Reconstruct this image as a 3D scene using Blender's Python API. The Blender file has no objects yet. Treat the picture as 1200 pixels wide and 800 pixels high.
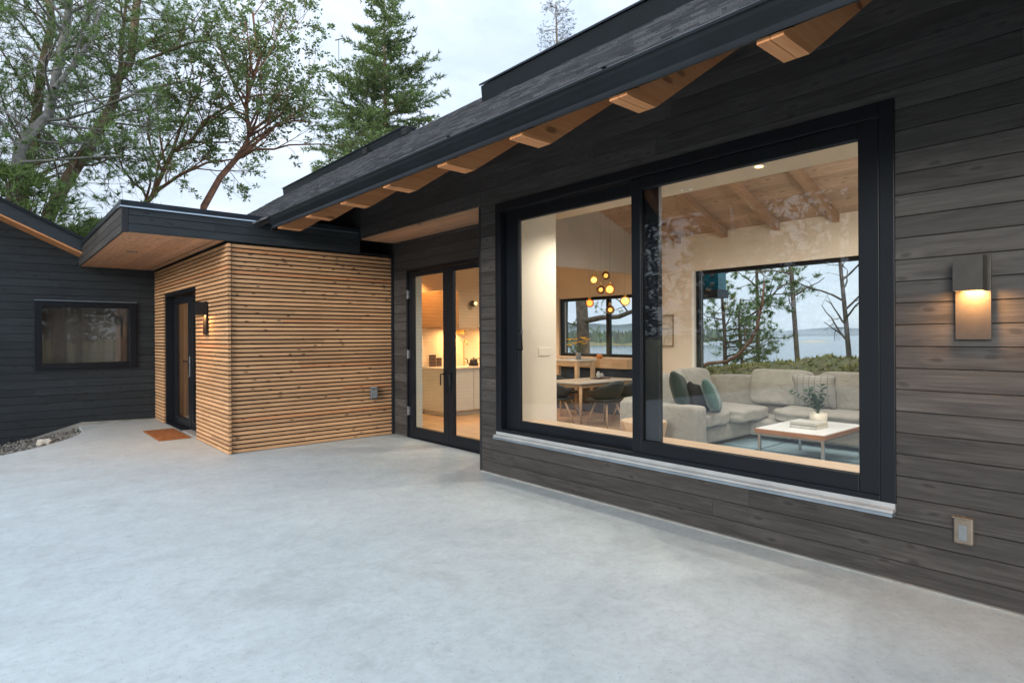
import bpy, bmesh, math, random
from mathutils import Vector, Matrix
K = 1.2                      # plan units (camera height 1.25) to metres
random.seed(7)
SC = bpy.context.scene
COL = SC.collection
R = math.radians
TH, F, V0 = .71493, 704.15, 393.61

# ------------------------------------------------------------------ node helpers
class NT:
    def __init__(s, tree): s.t = tree; s.n = tree.nodes; s.l = tree.links
    def a(s, kind, props=None, **inp):
        n = s.n.new(kind)
        for k, v in (props or {}).items(): setattr(n, k, v)
        for k, v in inp.items():
            key = int(k[1:]) if k[0] == 'i' and k[1:].isdigit() else k.replace('_', ' ')
            s.set(n.inputs[key], v)
        return n
    def set(s, sock, v):
        if hasattr(v, 'is_output') or isinstance(v, bpy.types.NodeSocket): s.l.new(v, sock)
        elif isinstance(v, bpy.types.Node): s.l.new(v.outputs[0], sock)
        else: sock.default_value = v
    def ramp(s, fac, stops):
        n = s.n.new('ShaderNodeValToRGB'); e = n.color_ramp.elements
        while len(e) < len(stops): e.new(.5)
        for i, (p, c) in enumerate(stops):
            e[i].position = p; e[i].color = (c[0], c[1], c[2], 1) if isinstance(c, (tuple, list)) else (c, c, c, 1)
        s.set(n.inputs[0], fac); return n.outputs[0]
    def math(s, op, a, b=0.0, c=0.0):
        n = s.n.new('ShaderNodeMath'); n.operation = op
        s.set(n.inputs[0], a); s.set(n.inputs[1], b); s.set(n.inputs[2], c); return n.outputs[0]
    def mix(s, fac, a, b, mode='MIX'):
        n = s.n.new('ShaderNodeMix'); n.data_type = 'RGBA'; n.blend_type = mode
        s.set(n.inputs[0], fac)
        for i, v in ((6, a), (7, b)):
            if isinstance(v, (tuple, list)): v = (v[0], v[1], v[2], 1)
            s.set(n.inputs[i], v)
        return n.outputs[2]
    def coord(s, scale=(1, 1, 1), out='Object', off=None, rot=(0, 0, 0)):
        c = s.n.new('ShaderNodeTexCoord').outputs[out]
        if off is not None: c = s.a('ShaderNodeVectorMath', {'operation': 'ADD'}, i0=c, i1=off).outputs[0]
        m = s.n.new('ShaderNodeMapping'); s.l.new(c, m.inputs[0]); m.inputs['Scale'].default_value = scale
        m.inputs['Rotation'].default_value = rot
        return m.outputs[0]
    def noise(s, vec, scale, detail=4, rough=.55, dist=0.0):
        n = s.a('ShaderNodeTexNoise', None, Vector=vec, Scale=scale, Detail=detail, Roughness=rough, Distortion=dist)
        return n.outputs[0]
    def attr(s, name='rnd'):
        n = s.n.new('ShaderNodeAttribute'); n.attribute_name = name; return n.outputs['Fac']

MATS = {}
def newmat(name):
    m = bpy.data.materials.new(name); m.use_nodes = True
    t = NT(m.node_tree); t.n.clear()
    out = t.n.new('ShaderNodeOutputMaterial'); b = t.n.new('ShaderNodeBsdfPrincipled')
    t.l.new(b.outputs[0], out.inputs[0]); MATS[name] = m
    return m, t, b, out
def bump(t, b, h, strength=.3, dist=.01):
    n = t.a('ShaderNodeBump', None, Strength=strength, Distance=dist, Height=h); t.l.new(n.outputs[0], b.inputs['Normal'])

def plain(name, col, rough=.5, metal=0.0, var=.12, scale=6.0, bmp=0.0, bscale=60, spec=.5, rndvar=0.0, sheen=0.0, crease=0.0):
    m, t, b, o = newmat(name)
    v = t.coord()
    c = t.mix(t.ramp(t.noise(v, scale, 5), [(.3, 0), (.7, 1)]), [x * (1 - var) for x in col], [min(1, x * (1 + var)) for x in col])
    if rndvar:
        c = t.mix(1.0, c, t.ramp(t.attr(), [(0, 1 - rndvar), (1, 1 + rndvar)]), 'MULTIPLY')
    t.set(b.inputs['Base Color'], c); t.set(b.inputs['Roughness'], rough); b.inputs['Metallic'].default_value = metal
    b.inputs['Specular IOR Level'].default_value = spec
    if sheen: b.inputs['Sheen Weight'].default_value = sheen
    if bmp:
        h = t.noise(v, bscale, 4)
        if crease: h = t.math('ADD', h, t.math('MULTIPLY', t.noise(v, 7, 3, .5, .8), crease))
        bump(t, b, h, bmp, .004)
    return m

def wood(name, c1, c2, axis=1, knot=(.05, .025, .012), knots=.5, rough=.55, rough2=None, tone=.25, red=0.0, scale=1.0, bmp=.25, spec=.4, kthr=.55, weather=0.0, kal=3.4, kac=8.5):
    """grain runs along `axis`; every board carries its own 'rnd' number"""
    m, t, b, o = newmat(name)
    rnd = t.attr()
    off = t.a('ShaderNodeVectorMath', {'operation': 'SCALE'}, i0=(17.3, 9.1, 5.7), i3=rnd).outputs[0]
    def sc(l, x): return tuple((l if i == axis else x) * scale for i in range(3))
    v1 = t.coord(sc(.9, 11), off=off); v2 = t.coord(sc(2.6, 75), off=off)
    g1 = t.noise(v1, 1.6, 6, .6, 1.6); g2 = t.noise(v2, 1.2, 4, .6)
    sx = t.a('ShaderNodeSeparateXYZ', None, Vector=t.coord((1, 1, 1), off=off)).outputs
    oth = [i for i in range(3) if i != axis]
    v3 = t.a('ShaderNodeCombineXYZ', None, X=t.math('MULTIPLY', sx[axis], kal * scale), Y=t.math('MULTIPLY', t.math('ADD', sx[oth[0]], sx[oth[1]]), kac * scale)).outputs[0]
    v3 = t.a('ShaderNodeVectorMath', {'operation': 'ADD'}, i0=v3, i1=t.a('ShaderNodeVectorMath', {'operation': 'SCALE'}, i0=(.35, .35, 0), i3=t.noise(v1, 2.2, 3)).outputs[0]).outputs[0]
    vor = t.a('ShaderNodeTexVoronoi', {'feature': 'F1', 'voronoi_dimensions': '2D'}, Vector=v3, Scale=1.0)
    pick = t.math('GREATER_THAN', t.a('ShaderNodeSeparateColor', None, i0=vor.outputs['Color']).outputs[0], kthr)
    d = vor.outputs['Distance']
    kf = t.math('MULTIPLY', t.ramp(d, [(.08, 1), (.17, 0)]), pick)
    halo = t.math('MULTIPLY', t.ramp(d, [(.12, 1), (.50, 0)]), pick)
    col = t.mix(t.ramp(t.math('ADD', g1, t.math('MULTIPLY', halo, .25)), [(.32, 0), (.72, 1)]), c1, c2)
    col = t.mix(t.ramp(g2, [(.35, .42), (.65, 0)]), col, [x * .66 for x in c1])
    col = t.mix(t.math('MULTIPLY', halo, .35 * knots), col, [(x + y) * .4 for x, y in zip(c1, knot)])
    col = t.mix(t.math('MULTIPLY', kf, knots), col, knot)
    col = t.mix(1.0, col, t.ramp(t.math('FRACT', t.math('MULTIPLY', rnd, 7.31)), [(0, 1 - tone), (1, 1 + tone)]), 'MULTIPLY')
    if red:
        rf = t.math('GREATER_THAN', t.math('FRACT', t.math('MULTIPLY', rnd, 13.7)), 1 - red)
        col = t.mix(t.math('MULTIPLY', rf, .38), col, (c2[0] * .85, c2[1] * .5, c2[2] * .36))
    if weather:
        w = t.noise(t.coord((.55, .55, .55)), 1.0, 4, .6)
        col = t.mix(t.math('MULTIPLY', t.ramp(w, [(.4, 0), (.7, 1)]), weather), col, [x * 1.6 for x in c2])
    t.set(b.inputs['Base Color'], col)
    t.set(b.inputs['Roughness'], t.ramp(g2, [(.3, rough - .08), (.7, min(1, rough + .12))]))
    b.inputs['Specular IOR Level'].default_value = spec
    bump(t, b, t.math('ADD', t.math('MULTIPLY', g1, .6), g2), bmp, .003)
    return m

def emit(name, col, strength):
    m, t, b, o = newmat(name)
    t.n.remove(b); e = t.a('ShaderNodeEmission', None, Color=(*col, 1), Strength=strength); t.l.new(e.outputs[0], o.inputs[0]); return m

def glassmat(name, tint=(.95, .97, .96), refl=1.0, ior=1.5):
    m, t, b, o = newmat(name); t.n.remove(b)
    tr = t.a('ShaderNodeBsdfTransparent', None, Color=(*tint, 1)); gl = t.a('ShaderNodeBsdfGlossy', None, Color=(1, 1, 1, 1), Roughness=.0)
    bk = t.n.new('ShaderNodeNewGeometry').outputs['Backfacing']        # both faces of a pane reflect like air-to-glass
    io = t.math('ADD', t.math('MULTIPLY', bk, 1 / ior - ior), ior)
    fr = t.math('MULTIPLY', t.a('ShaderNodeFresnel', None, IOR=io).outputs[0], refl)
    mx = t.a('ShaderNodeMixShader', None, i0=fr, i1=tr.outputs[0], i2=gl.outputs[0]); t.l.new(mx.outputs[0], o.inputs[0]); return m

# ------------------------------------------------------------------ mesh builder
WL = {}
def setup(o, name, mesh, parent):
    COL.objects.link(o)
    if parent is not None: o.parent = parent; WL[o.name] = WL[parent.name]
class MB:
    def __init__(s): s.v = []; s.f = []; s.r = []
    def add(s, vs, fs, r=None):
        k = len(s.v); s.v += [tuple(p) for p in vs]; r = random.random() if r is None else r
        for f in fs: s.f.append(tuple(i + k for i in f)); s.r.append(r)
        return s
    def box(s, x0, x1, y0, y1, z0, z1, r=None, M=None):
        v = [(x, y, z) for x in (x0, x1) for y in (y0, y1) for z in (z0, z1)]
        if M is not None: v = [M @ Vector(p) for p in v]
        return s.add(v, [(0, 1, 3, 2), (4, 6, 7, 5), (0, 4, 5, 1), (2, 3, 7, 6), (0, 2, 6, 4), (1, 5, 7, 3)], r)
    def cbox(s, x0, x1, y0, y1, z0, z1, c=.01, r=None, M=None):
        """box with chamfered edges (via a small bmesh bevel)"""
        bm = bmesh.new(); bmesh.ops.create_cube(bm, size=1)
        for p in bm.verts:
            p.co = Vector(((x0 + x1) / 2 + p.co.x * (x1 - x0), (y0 + y1) / 2 + p.co.y * (y1 - y0), (z0 + z1) / 2 + p.co.z * (z1 - z0)))
        bmesh.ops.bevel(bm, geom=bm.edges[:], offset=c, segments=2, affect='EDGES', profile=.5)
        if M is not None: bm.transform(M)
        bm.verts.index_update(); s.add([p.co.copy() for p in bm.verts], [[q.index for q in f.verts] for f in bm.faces], r); bm.free(); return s
    def prism(s, prof, axis, a0, a1, r=None):
        """closed 2-D profile (other two axes in order) extruded along axis"""
        n = len(prof)
        def P(p, a): q = list(p); q.insert(axis, a); return q
        vs = [P(p, a0) for p in prof] + [P(p, a1) for p in prof]
        fs = [(i, (i + 1) % n, n + (i + 1) % n, n + i) for i in range(n)] + [tuple(range(n))[::-1], tuple(range(n, 2 * n))]
        return s.add(vs, fs, r)
    def tube(s, pts, rad, n=6, r=None, cap=True):
        pts = [Vector(p) for p in pts]
        if not hasattr(rad, '__len__'): rad = [rad] * len(pts)
        vs = []; fs = []; up = Vector((.31, .17, .93)); m = len(pts)
        for i, p in enumerate(pts):
            d = (pts[min(i + 1, m - 1)] - pts[max(i - 1, 0)])
            d = d.normalized() if d.length > 1e-9 else Vector((0, 0, 1))
            a = d.cross(up)
            if a.length < .05: a = d.cross(Vector((1, 0, 0)))
            a.normalize(); b = d.cross(a)
            for k in range(n):
                t = 2 * math.pi * k / n; vs.append(p + (a * math.cos(t) + b * math.sin(t)) * rad[i])
        for i in range(m - 1):
            for k in range(n): fs.append((i * n + k, i * n + (k + 1) % n, (i + 1) * n + (k + 1) % n, (i + 1) * n + k))
        if cap: fs += [tuple(range(n))[::-1], tuple(range((m - 1) * n, m * n))]
        return s.add(vs, fs, r)
    def lathe(s, c, prof, n=20, r=None):
        vs = []; fs = []; m = len(prof)
        for (q, z) in prof:
            for k in range(n): t = 2 * math.pi * k / n; vs.append((c[0] + q * math.cos(t), c[1] + q * math.sin(t), c[2] + z))
        for i in range(m - 1):
            for k in range(n): fs.append((i * n + k, i * n + (k + 1) % n, (i + 1) * n + (k + 1) % n, (i + 1) * n + k))
        fs += [tuple(range(n))[::-1], tuple(range((m - 1) * n, m * n))]
        return s.add(vs, fs, r)
    def soft(s, c, size, n=6.0, seg=9, M=None, pil=0.0, noise=0.0, r=None):
        """rounded cushion: superellipsoid; pil>0 pinches the rim like a throw pillow"""
        bm = bmesh.new(); bmesh.ops.create_cube(bm, size=2)
        bmesh.ops.subdivide_edges(bm, edges=bm.edges[:], cuts=seg, use_grid_fill=True)
        rs = random.random() * 50
        for p in bm.verts:
            q = p.co; L = (abs(q.x) ** n + abs(q.y) ** n + abs(q.z) ** n) ** (1 / n); q = q / L
            if pil:
                w = max(0.0, (1 - abs(q.x) ** 3.0) * (1 - abs(q.z) ** 3.0)) ** .45
                cr = 1 - pil * .12 * (1 - abs(q.x) ** 2) * abs(q.z) - pil * .12 * (1 - abs(q.z) ** 2) * abs(q.x)
                q = Vector((q.x * cr, (p.co.y) * (w * .95 + .05), q.z * cr))
            p.co = Vector((q.x * size[0] / 2, q.y * size[1] / 2, q.z * size[2] / 2))
            if noise: p.co += Vector((math.sin(rs + q.z * 5 + q.x * 3), math.sin(rs * 2 + q.x * 6), math.sin(rs * 3 + q.y * 4 + q.x * 7))) * noise
        Mx = Matrix.Translation(Vector(c)) @ (M if M is not None else Matrix())
        bm.transform(Mx); bm.verts.index_update()
        s.add([p.co.copy() for p in bm.verts], [[q.index for q in f.verts] for f in bm.faces], r); bm.free(); return s
    def build(s, name, mat, parent=None, smooth=False, label=None, bev=0.0):
        me = bpy.data.meshes.new(name)
        off = WL[parent.name] if parent is not None else Vector((0, 0, 0))
        me.from_pydata([Vector(p) * K - off for p in s.v], [], s.f); me.update()
        at = me.attributes.new('rnd', 'FLOAT', 'FACE'); at.data.foreach_set('value', s.r)
        if smooth: me.polygons.foreach_set('use_smooth', [True] * len(me.polygons))
        me.materials.append(MATS[mat])
        o = bpy.data.objects.new(name, me); COL.objects.link(o); WL[o.name] = off.copy()
        if parent is not None: o.parent = parent
        if label: o['label'] = label
        if bev:
            md = o.modifiers.new('Bevel', 'BEVEL'); md.width = bev * K; md.segments = 2; md.limit_method = 'ANGLE'
        return o

def thing(name, loc, label, cat, group=None):
    o = bpy.data.objects.new(name, None); COL.objects.link(o); o.empty_display_size = .1
    o.location = Vector(loc) * K; WL[o.name] = Vector(loc) * K
    o['label'] = label; o['category'] = cat
    if group: o['group'] = group
    return o
def solo(mb, name, mat, loc, label, cat, group=None, smooth=False):
    """a thing that is one mesh, with its origin at its base"""
    e = Vector(loc) * K
    me = bpy.data.meshes.new(name); me.from_pydata([Vector(p) * K - e for p in mb.v], [], mb.f); me.update()
    at = me.attributes.new('rnd', 'FLOAT', 'FACE'); at.data.foreach_set('value', mb.r)
    if smooth: me.polygons.foreach_set('use_smooth', [True] * len(me.polygons))
    me.materials.append(MATS[mat]); o = bpy.data.objects.new(name, me); COL.objects.link(o); o.location = e; WL[o.name] = e
    o['label'] = label; o['category'] = cat
    if group: o['group'] = group
    return o
def struct(mb, name, mat, kind='structure', smooth=False):
    o = mb.build(name, mat, None, smooth); o['kind'] = kind; return o
def copy_tree(o, parent=None):
    c = o.copy(); COL.objects.link(c); c.parent = parent
    for ch in [q for q in bpy.data.objects if q.parent is o]: copy_tree(ch, c)
    return c

def ray(u, v):
    a, b = u - 600, v - V0; c, s = math.cos(-.00518), math.sin(-.00518)
    a, b = a * c + b * s, -a * s + b * c
    r, dn = a / F, b / F
    return Vector((math.sin(TH) + r * math.cos(TH), math.cos(TH) - r * math.sin(TH), -dn))
def aty(u, v, y): d = ray(u, v); return Vector((0, 0, 1.25)) + d * (y / d.y)
def atx(u, v, x): d = ray(u, v); return Vector((0, 0, 1.25)) + d * (x / d.x)

# ------------------------------------------------------------------ materials
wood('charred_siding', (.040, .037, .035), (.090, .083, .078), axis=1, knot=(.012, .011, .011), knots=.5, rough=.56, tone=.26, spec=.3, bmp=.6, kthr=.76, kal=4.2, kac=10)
wood('charred_siding_shaded', (.019, .0245, .029), (.038, .0475, .055), axis=0, knot=(.008, .008, .009), knots=.8, rough=.56, tone=.16, spec=.3, bmp=.5, kthr=.76, kal=4.2, kac=10)  # cross-running siding, darkened and blued to paint in the gable side's shade
wood('larch_slat_side', (.55, .31, .155), (.73, .445, .24), axis=1, knot=(.16, .07, .03), knots=.7, rough=.6, tone=.16, red=.04, kthr=.8, kal=5, kac=14)
wood('larch_slat_front', (.54, .305, .155), (.72, .435, .235), axis=0, knot=(.12, .055, .025), knots=.85, rough=.6, tone=.21, red=.10, kthr=.74, kal=5, kac=14)
wood('cedar_soffit', (.58, .31, .175), (.72, .43, .26), axis=1, knot=(.12, .05, .025), knots=.6, rough=.5, tone=.12)
wood('fir_rafter', (.66, .27, .105), (.80, .38, .17), axis=0, knot=(.14, .05, .02), knots=.7, rough=.55, tone=.08, scale=.7)
wood('ceiling_board', (.42, .29, .21), (.56, .41, .31), axis=1, knot=(.14, .07, .04), knots=.4, rough=.5, tone=.14)
wood('ceiling_beam_wood', (.38, .245, .165), (.50, .34, .235), axis=0, rough=.5, tone=.08, scale=.7)
wood('oak_floor', (.40, .25, .135), (.55, .37, .215), axis=1, knots=.2, rough=.38, tone=.16)
wood('oak_trim', (.48, .335, .20), (.62, .46, .30), axis=1, knots=.2, rough=.42, tone=.06)
wood('oak_cabinet', (.38, .20, .085), (.50, .29, .13), axis=1, knots=.1, rough=.45, tone=.05)
wood('walnut_edge', (.22, .095, .04), (.33, .155, .07), axis=1, knots=.1, rough=.4, tone=.05)
wood('pale_log', (.50, .31, .16), (.68, .47, .28), axis=2, knots=.3, rough=.6, tone=.1)
wood('oak_leg', (.38, .24, .13), (.50, .34, .20), axis=2, knots=.1, rough=.5, tone=.05)
plain('black_frame', (.006, .008, .0115), .42, 0, .1, 4, .05, 200, spec=.28)
plain('black_trim', (.012, .014, .018), .5, 0, .2, 6, .1, 90)
plain('dark_gutter', (.0055, .0085, .011), .45, .0, .3, 3, .06, 60, spec=.3)
plain('flashing', (.03, .038, .048), .28, .6, .2, 4)
plain('drip_edge', (.30, .36, .42), .35, .7, .15, 5)
plain('sill_metal', (.38, .395, .40), .35, .1, .12, 5, .1, 80)
plain('dark_lining', (.012, .012, .013), .8, 0, .3, 3)
plain('bronze_lamp', (.062, .056, .050), .42, .45, .12, 14, .15, 140)
plain('dark_lamp', (.02, .021, .024), .42, .4, .12, 14, .1, 140)
plain('bronze_cover', (.20, .165, .13), .45, .35, .15, 20, .15, 120)
plain('clear_plastic', (.17, .19, .20), .2, 0, .1, 30)
plain('grey_cover', (.22, .23, .24), .35, .6, .25, 40)
plain('foundation', (.27, .27, .25), .85, 0, .22, 5, .4, 40)
plain('white_wall', (.66, .60, .50), .75, 0, .03, 2, .06, 220, spec=.2)
plain('plaster_warm', (.68, .60, .49), .75, 0, .04, 2, .06, 220, spec=.2)
plain('plaster_grey', (.50, .46, .41), .75, 0, .04, 2, .06, 220, spec=.2)
plain('daylit_white', (.62, .68, .62), .7, 0, .04, 2)  # white wall with the cool daylight on it mixed into its colour
plain('white_paint', (.76, .77, .73), .4, 0, .04, 3)
plain('cabinet_paint', (.66, .68, .64), .42, 0, .04, 3)
plain('stone_top', (.60, .58, .53), .22, 0, .12, 9)
plain('sofa_fabric', (.265, .256, .226), .9, 0, .08, 9, .6, 420, spec=.15, sheen=.15, crease=9.0)
plain('velvet_green', (.014, .026, .024), .8, 0, .3, 5, .3, 260, spec=.15, sheen=.08)
plain('black_cloth', (.012, .012, .015), .85, 0, .2, 9, .4, 300, spec=.15)
plain('teal_cloth', (.04, .085, .08), .85, 0, .2, 7, .5, 300, spec=.15, sheen=.35)
plain('rug_wool', (.20, .29, .33), .95, 0, .15, 10, .8, 300, spec=.1)
plain('rug_line', (.09, .14, .17), .95, 0, .15, 10, .6, 300, spec=.1)
plain('white_laminate', (.66, .68, .68), .25, 0, .03, 3)
plain('steel_leg', (.45, .47, .48), .25, .9, .08, 6)
plain('ceramic', (.62, .58, .48), .45, 0, .12, 12, .1, 80)
plain('leaf_dark', (.028, .060, .026), .4, 0, .25, 12, rndvar=.5)
plain('stem_green', (.06, .09, .03), .6)
plain('petal_yellow', (.88, .62, .08), .6, 0, .2, 9, rndvar=.3)
plain('leaf_light', (.12, .20, .05), .5, 0, .2, 9, rndvar=.4)
plain('book_cover', (.42, .42, .38), .6, 0, .1, 20)
plain('book_pages', (.68, .62, .48), .8, 0, .15, 90)
plain('chair_shell', (.016, .022, .024), .5, 0, .2, 8, .2, 120)
plain('navy_fabric', (.03, .042, .062), .9, 0, .2, 8, .5, 200, spec=.1)
plain('grey_blanket', (.40, .41, .42), .95, 0, .15, 12, .6, 120)
plain('table_top', (.52, .50, .44), .35, 0, .08, 6)
plain('dark_brown', (.045, .026, .018), .6, 0, .2, 6)
plain('terracotta', (.55, .22, .06), .5, 0, .15, 9)
plain('art_paper', (.55, .50, .42), .7, 0, .18, 5)
plain('art_line', (.20, .16, .12), .7)
plain('art_frame', (.24, .15, .08), .5)
plain('kettle_black', (.012, .012, .012), .3, .3)
plain('brass', (.55, .38, .14), .28, .95)
plain('chrome', (.62, .62, .62), .15, 1.0)
plain('curtain', (.17, .155, .135), .9, 0, .18, 2, .2, 30)
plain('teal_glass', (.01, .16, .20), .12, 0, .35, 9)
plain('slate_metal', (.05, .06, .07), .45, .3)
plain('pebble', (.16, .155, .14), .85, 0, .35, 30, .3, 60, rndvar=.55)
plain('pale_stone', (.52, .49, .42), .8, 0, .15, 8, .5, 30)
plain('coir', (.30, .125, .05), .95, 0, .30, 22, .9, 260, spec=.1)
plain('bark_grey', (.27, .25, .225), .9, 0, .4, 7, .8, 40, spec=.15)
plain('bark_brown', (.20, .135, .09), .9, 0, .45, 6, .8, 30, spec=.15)
plain('bark_red', (.27, .135, .085), .7, 0, .45, 5, .6, 30, spec=.2)
plain('bark_pine', (.17, .135, .105), .9, 0, .4, 8, .8, 40, spec=.15)
plain('bark_snag', (.115, .10, .085), .9, 0, .3, 8, .8, 40, spec=.15)
plain('leaf_madrone', (.19, .26, .095), .42, 0, .25, 1.2, rndvar=.6)
plain('needle_fir', (.18, .25, .085), .6, 0, .3, .9, rndvar=.55)
plain('needle_pine', (.195, .285, .095), .6, 0, .3, .9, rndvar=.6)
plain('needle_blue', (.07, .09, .09), .6, 0, .2, 1.0, rndvar=.4)
plain('needle_dark', (.028, .040, .022), .7, 0, .3, .9, rndvar=.5)
plain('bush_green', (.20, .28, .085), .6, 0, .3, 1.0, rndvar=.6)
plain('moss_blade', (.30, .27, .085), .9, 0, .35, 2.0, rndvar=.55, spec=.1)
plain('forest_far', (.050, .075, .030), .9, 0, .5, .05, rndvar=.6, spec=.1)
plain('reed_far', (.20, .165, .060), .95, 0, .35, .05, rndvar=.4, spec=.1)
plain('hill_far', (.045, .065, .055), .95, 0, .25, .002, spec=.05)
plain('beach', (.42, .36, .27), .95, 0, .2, .05)
def leafmat(name, k=.5):
    m = MATS[name]; t = NT(m.node_tree); b = [n for n in t.n if n.type == 'BSDF_PRINCIPLED'][0]; out = [n for n in t.n if n.type == 'OUTPUT_MATERIAL'][0]
    src = b.inputs['Base Color'].links[0].from_socket; tl = t.n.new('ShaderNodeBsdfTranslucent'); t.l.new(src, tl.inputs[0])
    mx = t.a('ShaderNodeMixShader', None, i0=k, i1=b.outputs[0], i2=tl.outputs[0]); t.l.new(mx.outputs[0], out.inputs[0])
for q in ('leaf_madrone', 'needle_fir', 'needle_pine', 'needle_blue', 'bush_green', 'leaf_dark', 'leaf_light', 'petal_yellow'): leafmat(q)
glassmat('window_glass', (.985, .99, .985), .9)
glassmat('far_glass', (.95, .975, .97), .15)
emit('lamp_glow', (1.0, .55, .18), 14)
emit('spot_glow', (1.0, .50, .14), 7)
glassmat('globe_amber', (1.0, .66, .36), 1.4)
glassmat('globe_pale', (1.0, .80, .50), 1.4)
glassmat('globe_rust', (1.0, .40, .16), 1.4)
emit('bulb', (1.0, .56, .20), 2.2)
plain('frosted_shell', (.75, .50, .26), .35, 0, .1, 20)
glassmat('smoked_glass', (.55, .40, .22), 1.5)

def concrete():
    m, t, b, o = newmat('patio_concrete')
    v = t.coord(); vs = t.coord((.95, 1.1, 1), rot=(0, 0, R(24)))
    big = t.noise(v, .42, 5, .6, .6); mid = t.noise(vs, 1.7, 7, .62, .8); fine = t.noise(v, 22, 6, .7); micro = t.noise(v, 130, 4, .6)
    col = t.mix(t.ramp(big, [(.30, 0), (.70, 1)]), (.440, .497, .506), (.545, .598, .600))
    col = t.mix(t.ramp(mid, [(.36, .65), (.60, 0)]), col, (.430, .472, .474))
    col = t.mix(t.ramp(t.noise(vs, 3.6, 7, .7, 1.2), [(.60, 0), (.76, .55)]), col, (.60, .63, .62))
    col = t.mix(t.ramp(fine, [(.32, .35), (.55, 0)]), col, (.33, .345, .35))
    m2 = t.noise(v, 6.5, 8, .72, .4)
    col = t.mix(1.0, col, t.ramp(m2, [(.28, .86), (.5, 1.0), (.74, 1.09)]), 'MULTIPLY')
    pit = t.a('ShaderNodeTexVoronoi', {'feature': 'F1'}, Vector=v, Scale=46.0)
    pk2 = t.math('GREATER_THAN', t.a('ShaderNodeSeparateColor', None, i0=pit.outputs['Color']).outputs[0], .80)
    col = t.mix(t.math('MULTIPLY', t.ramp(pit.outputs['Distance'], [(.10, .55), (.25, 0)]), pk2), col, (.16, .165, .165))
    sp = t.a('ShaderNodeTexVoronoi', {'feature': 'F1'}, Vector=v, Scale=9.0)
    pick = t.math('GREATER_THAN', t.a('ShaderNodeSeparateColor', None, i0=sp.outputs['Color']).outputs[0], .72)
    col = t.mix(t.math('MULTIPLY', t.ramp(sp.outputs['Distance'], [(.03, .35), (.10, 0)]), pick), col, (.62, .63, .62))
    st = t.noise(t.coord((1, 1, 1)), .9, 6, .65, 1.0)
    col = t.mix(t.ramp(st, [(.56, 0), (.74, .42)]), col, (.265, .26, .245))
    t.set(b.inputs['Base Color'], col)
    t.set(b.inputs['Roughness'], t.ramp(mid, [(.3, .62), (.7, .50)]))
    b.inputs['Specular IOR Level'].default_value = .35
    bump(t, b, t.math('ADD', t.math('MULTIPLY', mid, 1.2), t.math('ADD', t.math('MULTIPLY', fine, .5), t.math('MULTIPLY', micro, .25))), .30, .006)
concrete()

def shingle():
    m, t, b, o = newmat('asphalt_shingle')
    v = t.coord()
    base = t.ramp(t.attr(), [(0, (.062, .070, .084)), (.5, (.105, .116, .134)), (1, (.18, .192, .215))])
    col = t.mix(t.ramp(t.noise(v, 160, 3, .7), [(.35, .6), (.6, 0)]), base, (.02, .021, .024))
    t.set(b.inputs['Base Color'], col); b.inputs['Roughness'].default_value = .9; bump(t, b, t.noise(v, 200, 3), .5, .004)
shingle()

def moss():
    m, t, b, o = newmat('mossy_ground')
    v = t.coord()
    a = t.noise(v, 1.3, 7, .65, .5); c = t.noise(v, 9, 6, .7)
    col = t.mix(t.ramp(a, [(.36, 0), (.62, 1)]), (.24, .17, .075), (.19, .21, .05))
    col = t.mix(t.ramp(c, [(.35, .7), (.6, 0)]), col, (.06, .055, .028))
    col = t.mix(t.ramp(t.noise(v, 4, 5, .7), [(.6, 0), (.72, .5)]), col, (.30, .30, .10))
    t.set(b.inputs['Base Color'], col); b.inputs['Roughness'].default_value = .95
    bump(t, b, t.math('ADD', c, a), 1.0, .08)
moss()

def water():
    m, t, b, o = newmat('sea_water')
    v = t.coord()
    b.inputs['Base Color'].default_value = (.035, .085, .11, 1); b.inputs['Roughness'].default_value = .16
    bump(t, b, t.noise(v, .6, 5, .6), .5, .25)
water()

def globe_art(): pass

def plaid():
    m, t, b, o = newmat('checked_cloth')
    v = t.coord()
    w1 = t.a('ShaderNodeTexWave', {'wave_type': 'BANDS', 'bands_direction': 'Z'}, Vector=v, Scale=9.0, Distortion=.3).outputs['Fac']
    w2 = t.a('ShaderNodeTexWave', {'wave_type': 'BANDS', 'bands_direction': 'Y'}, Vector=v, Scale=4.0, Distortion=.3).outputs['Fac']
    col = t.mix(t.ramp(t.math('MAXIMUM', w1, w2), [(.90, 0), (.97, .6)]), (.27, .27, .25), (.10, .105, .105))
    t.set(b.inputs['Base Color'], col); b.inputs['Roughness'].default_value = .92; bump(t, b, t.noise(v, 300, 3), .5, .003)
plaid()

# ------------------------------------------------------------------ house helpers
def subtract(a0, a1, holes):
    segs = [(a0, a1)]
    for h0, h1 in holes:
        out = []
        for s0, s1 in segs:
            if h1 <= s0 or h0 >= s1: out.append((s0, s1))
            else:
                if h0 > s0: out.append((s0, h0))
                if h1 < s1: out.append((h1, s1))
        segs = out
    return [q for q in segs if q[1] - q[0] > 1e-4]

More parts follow.
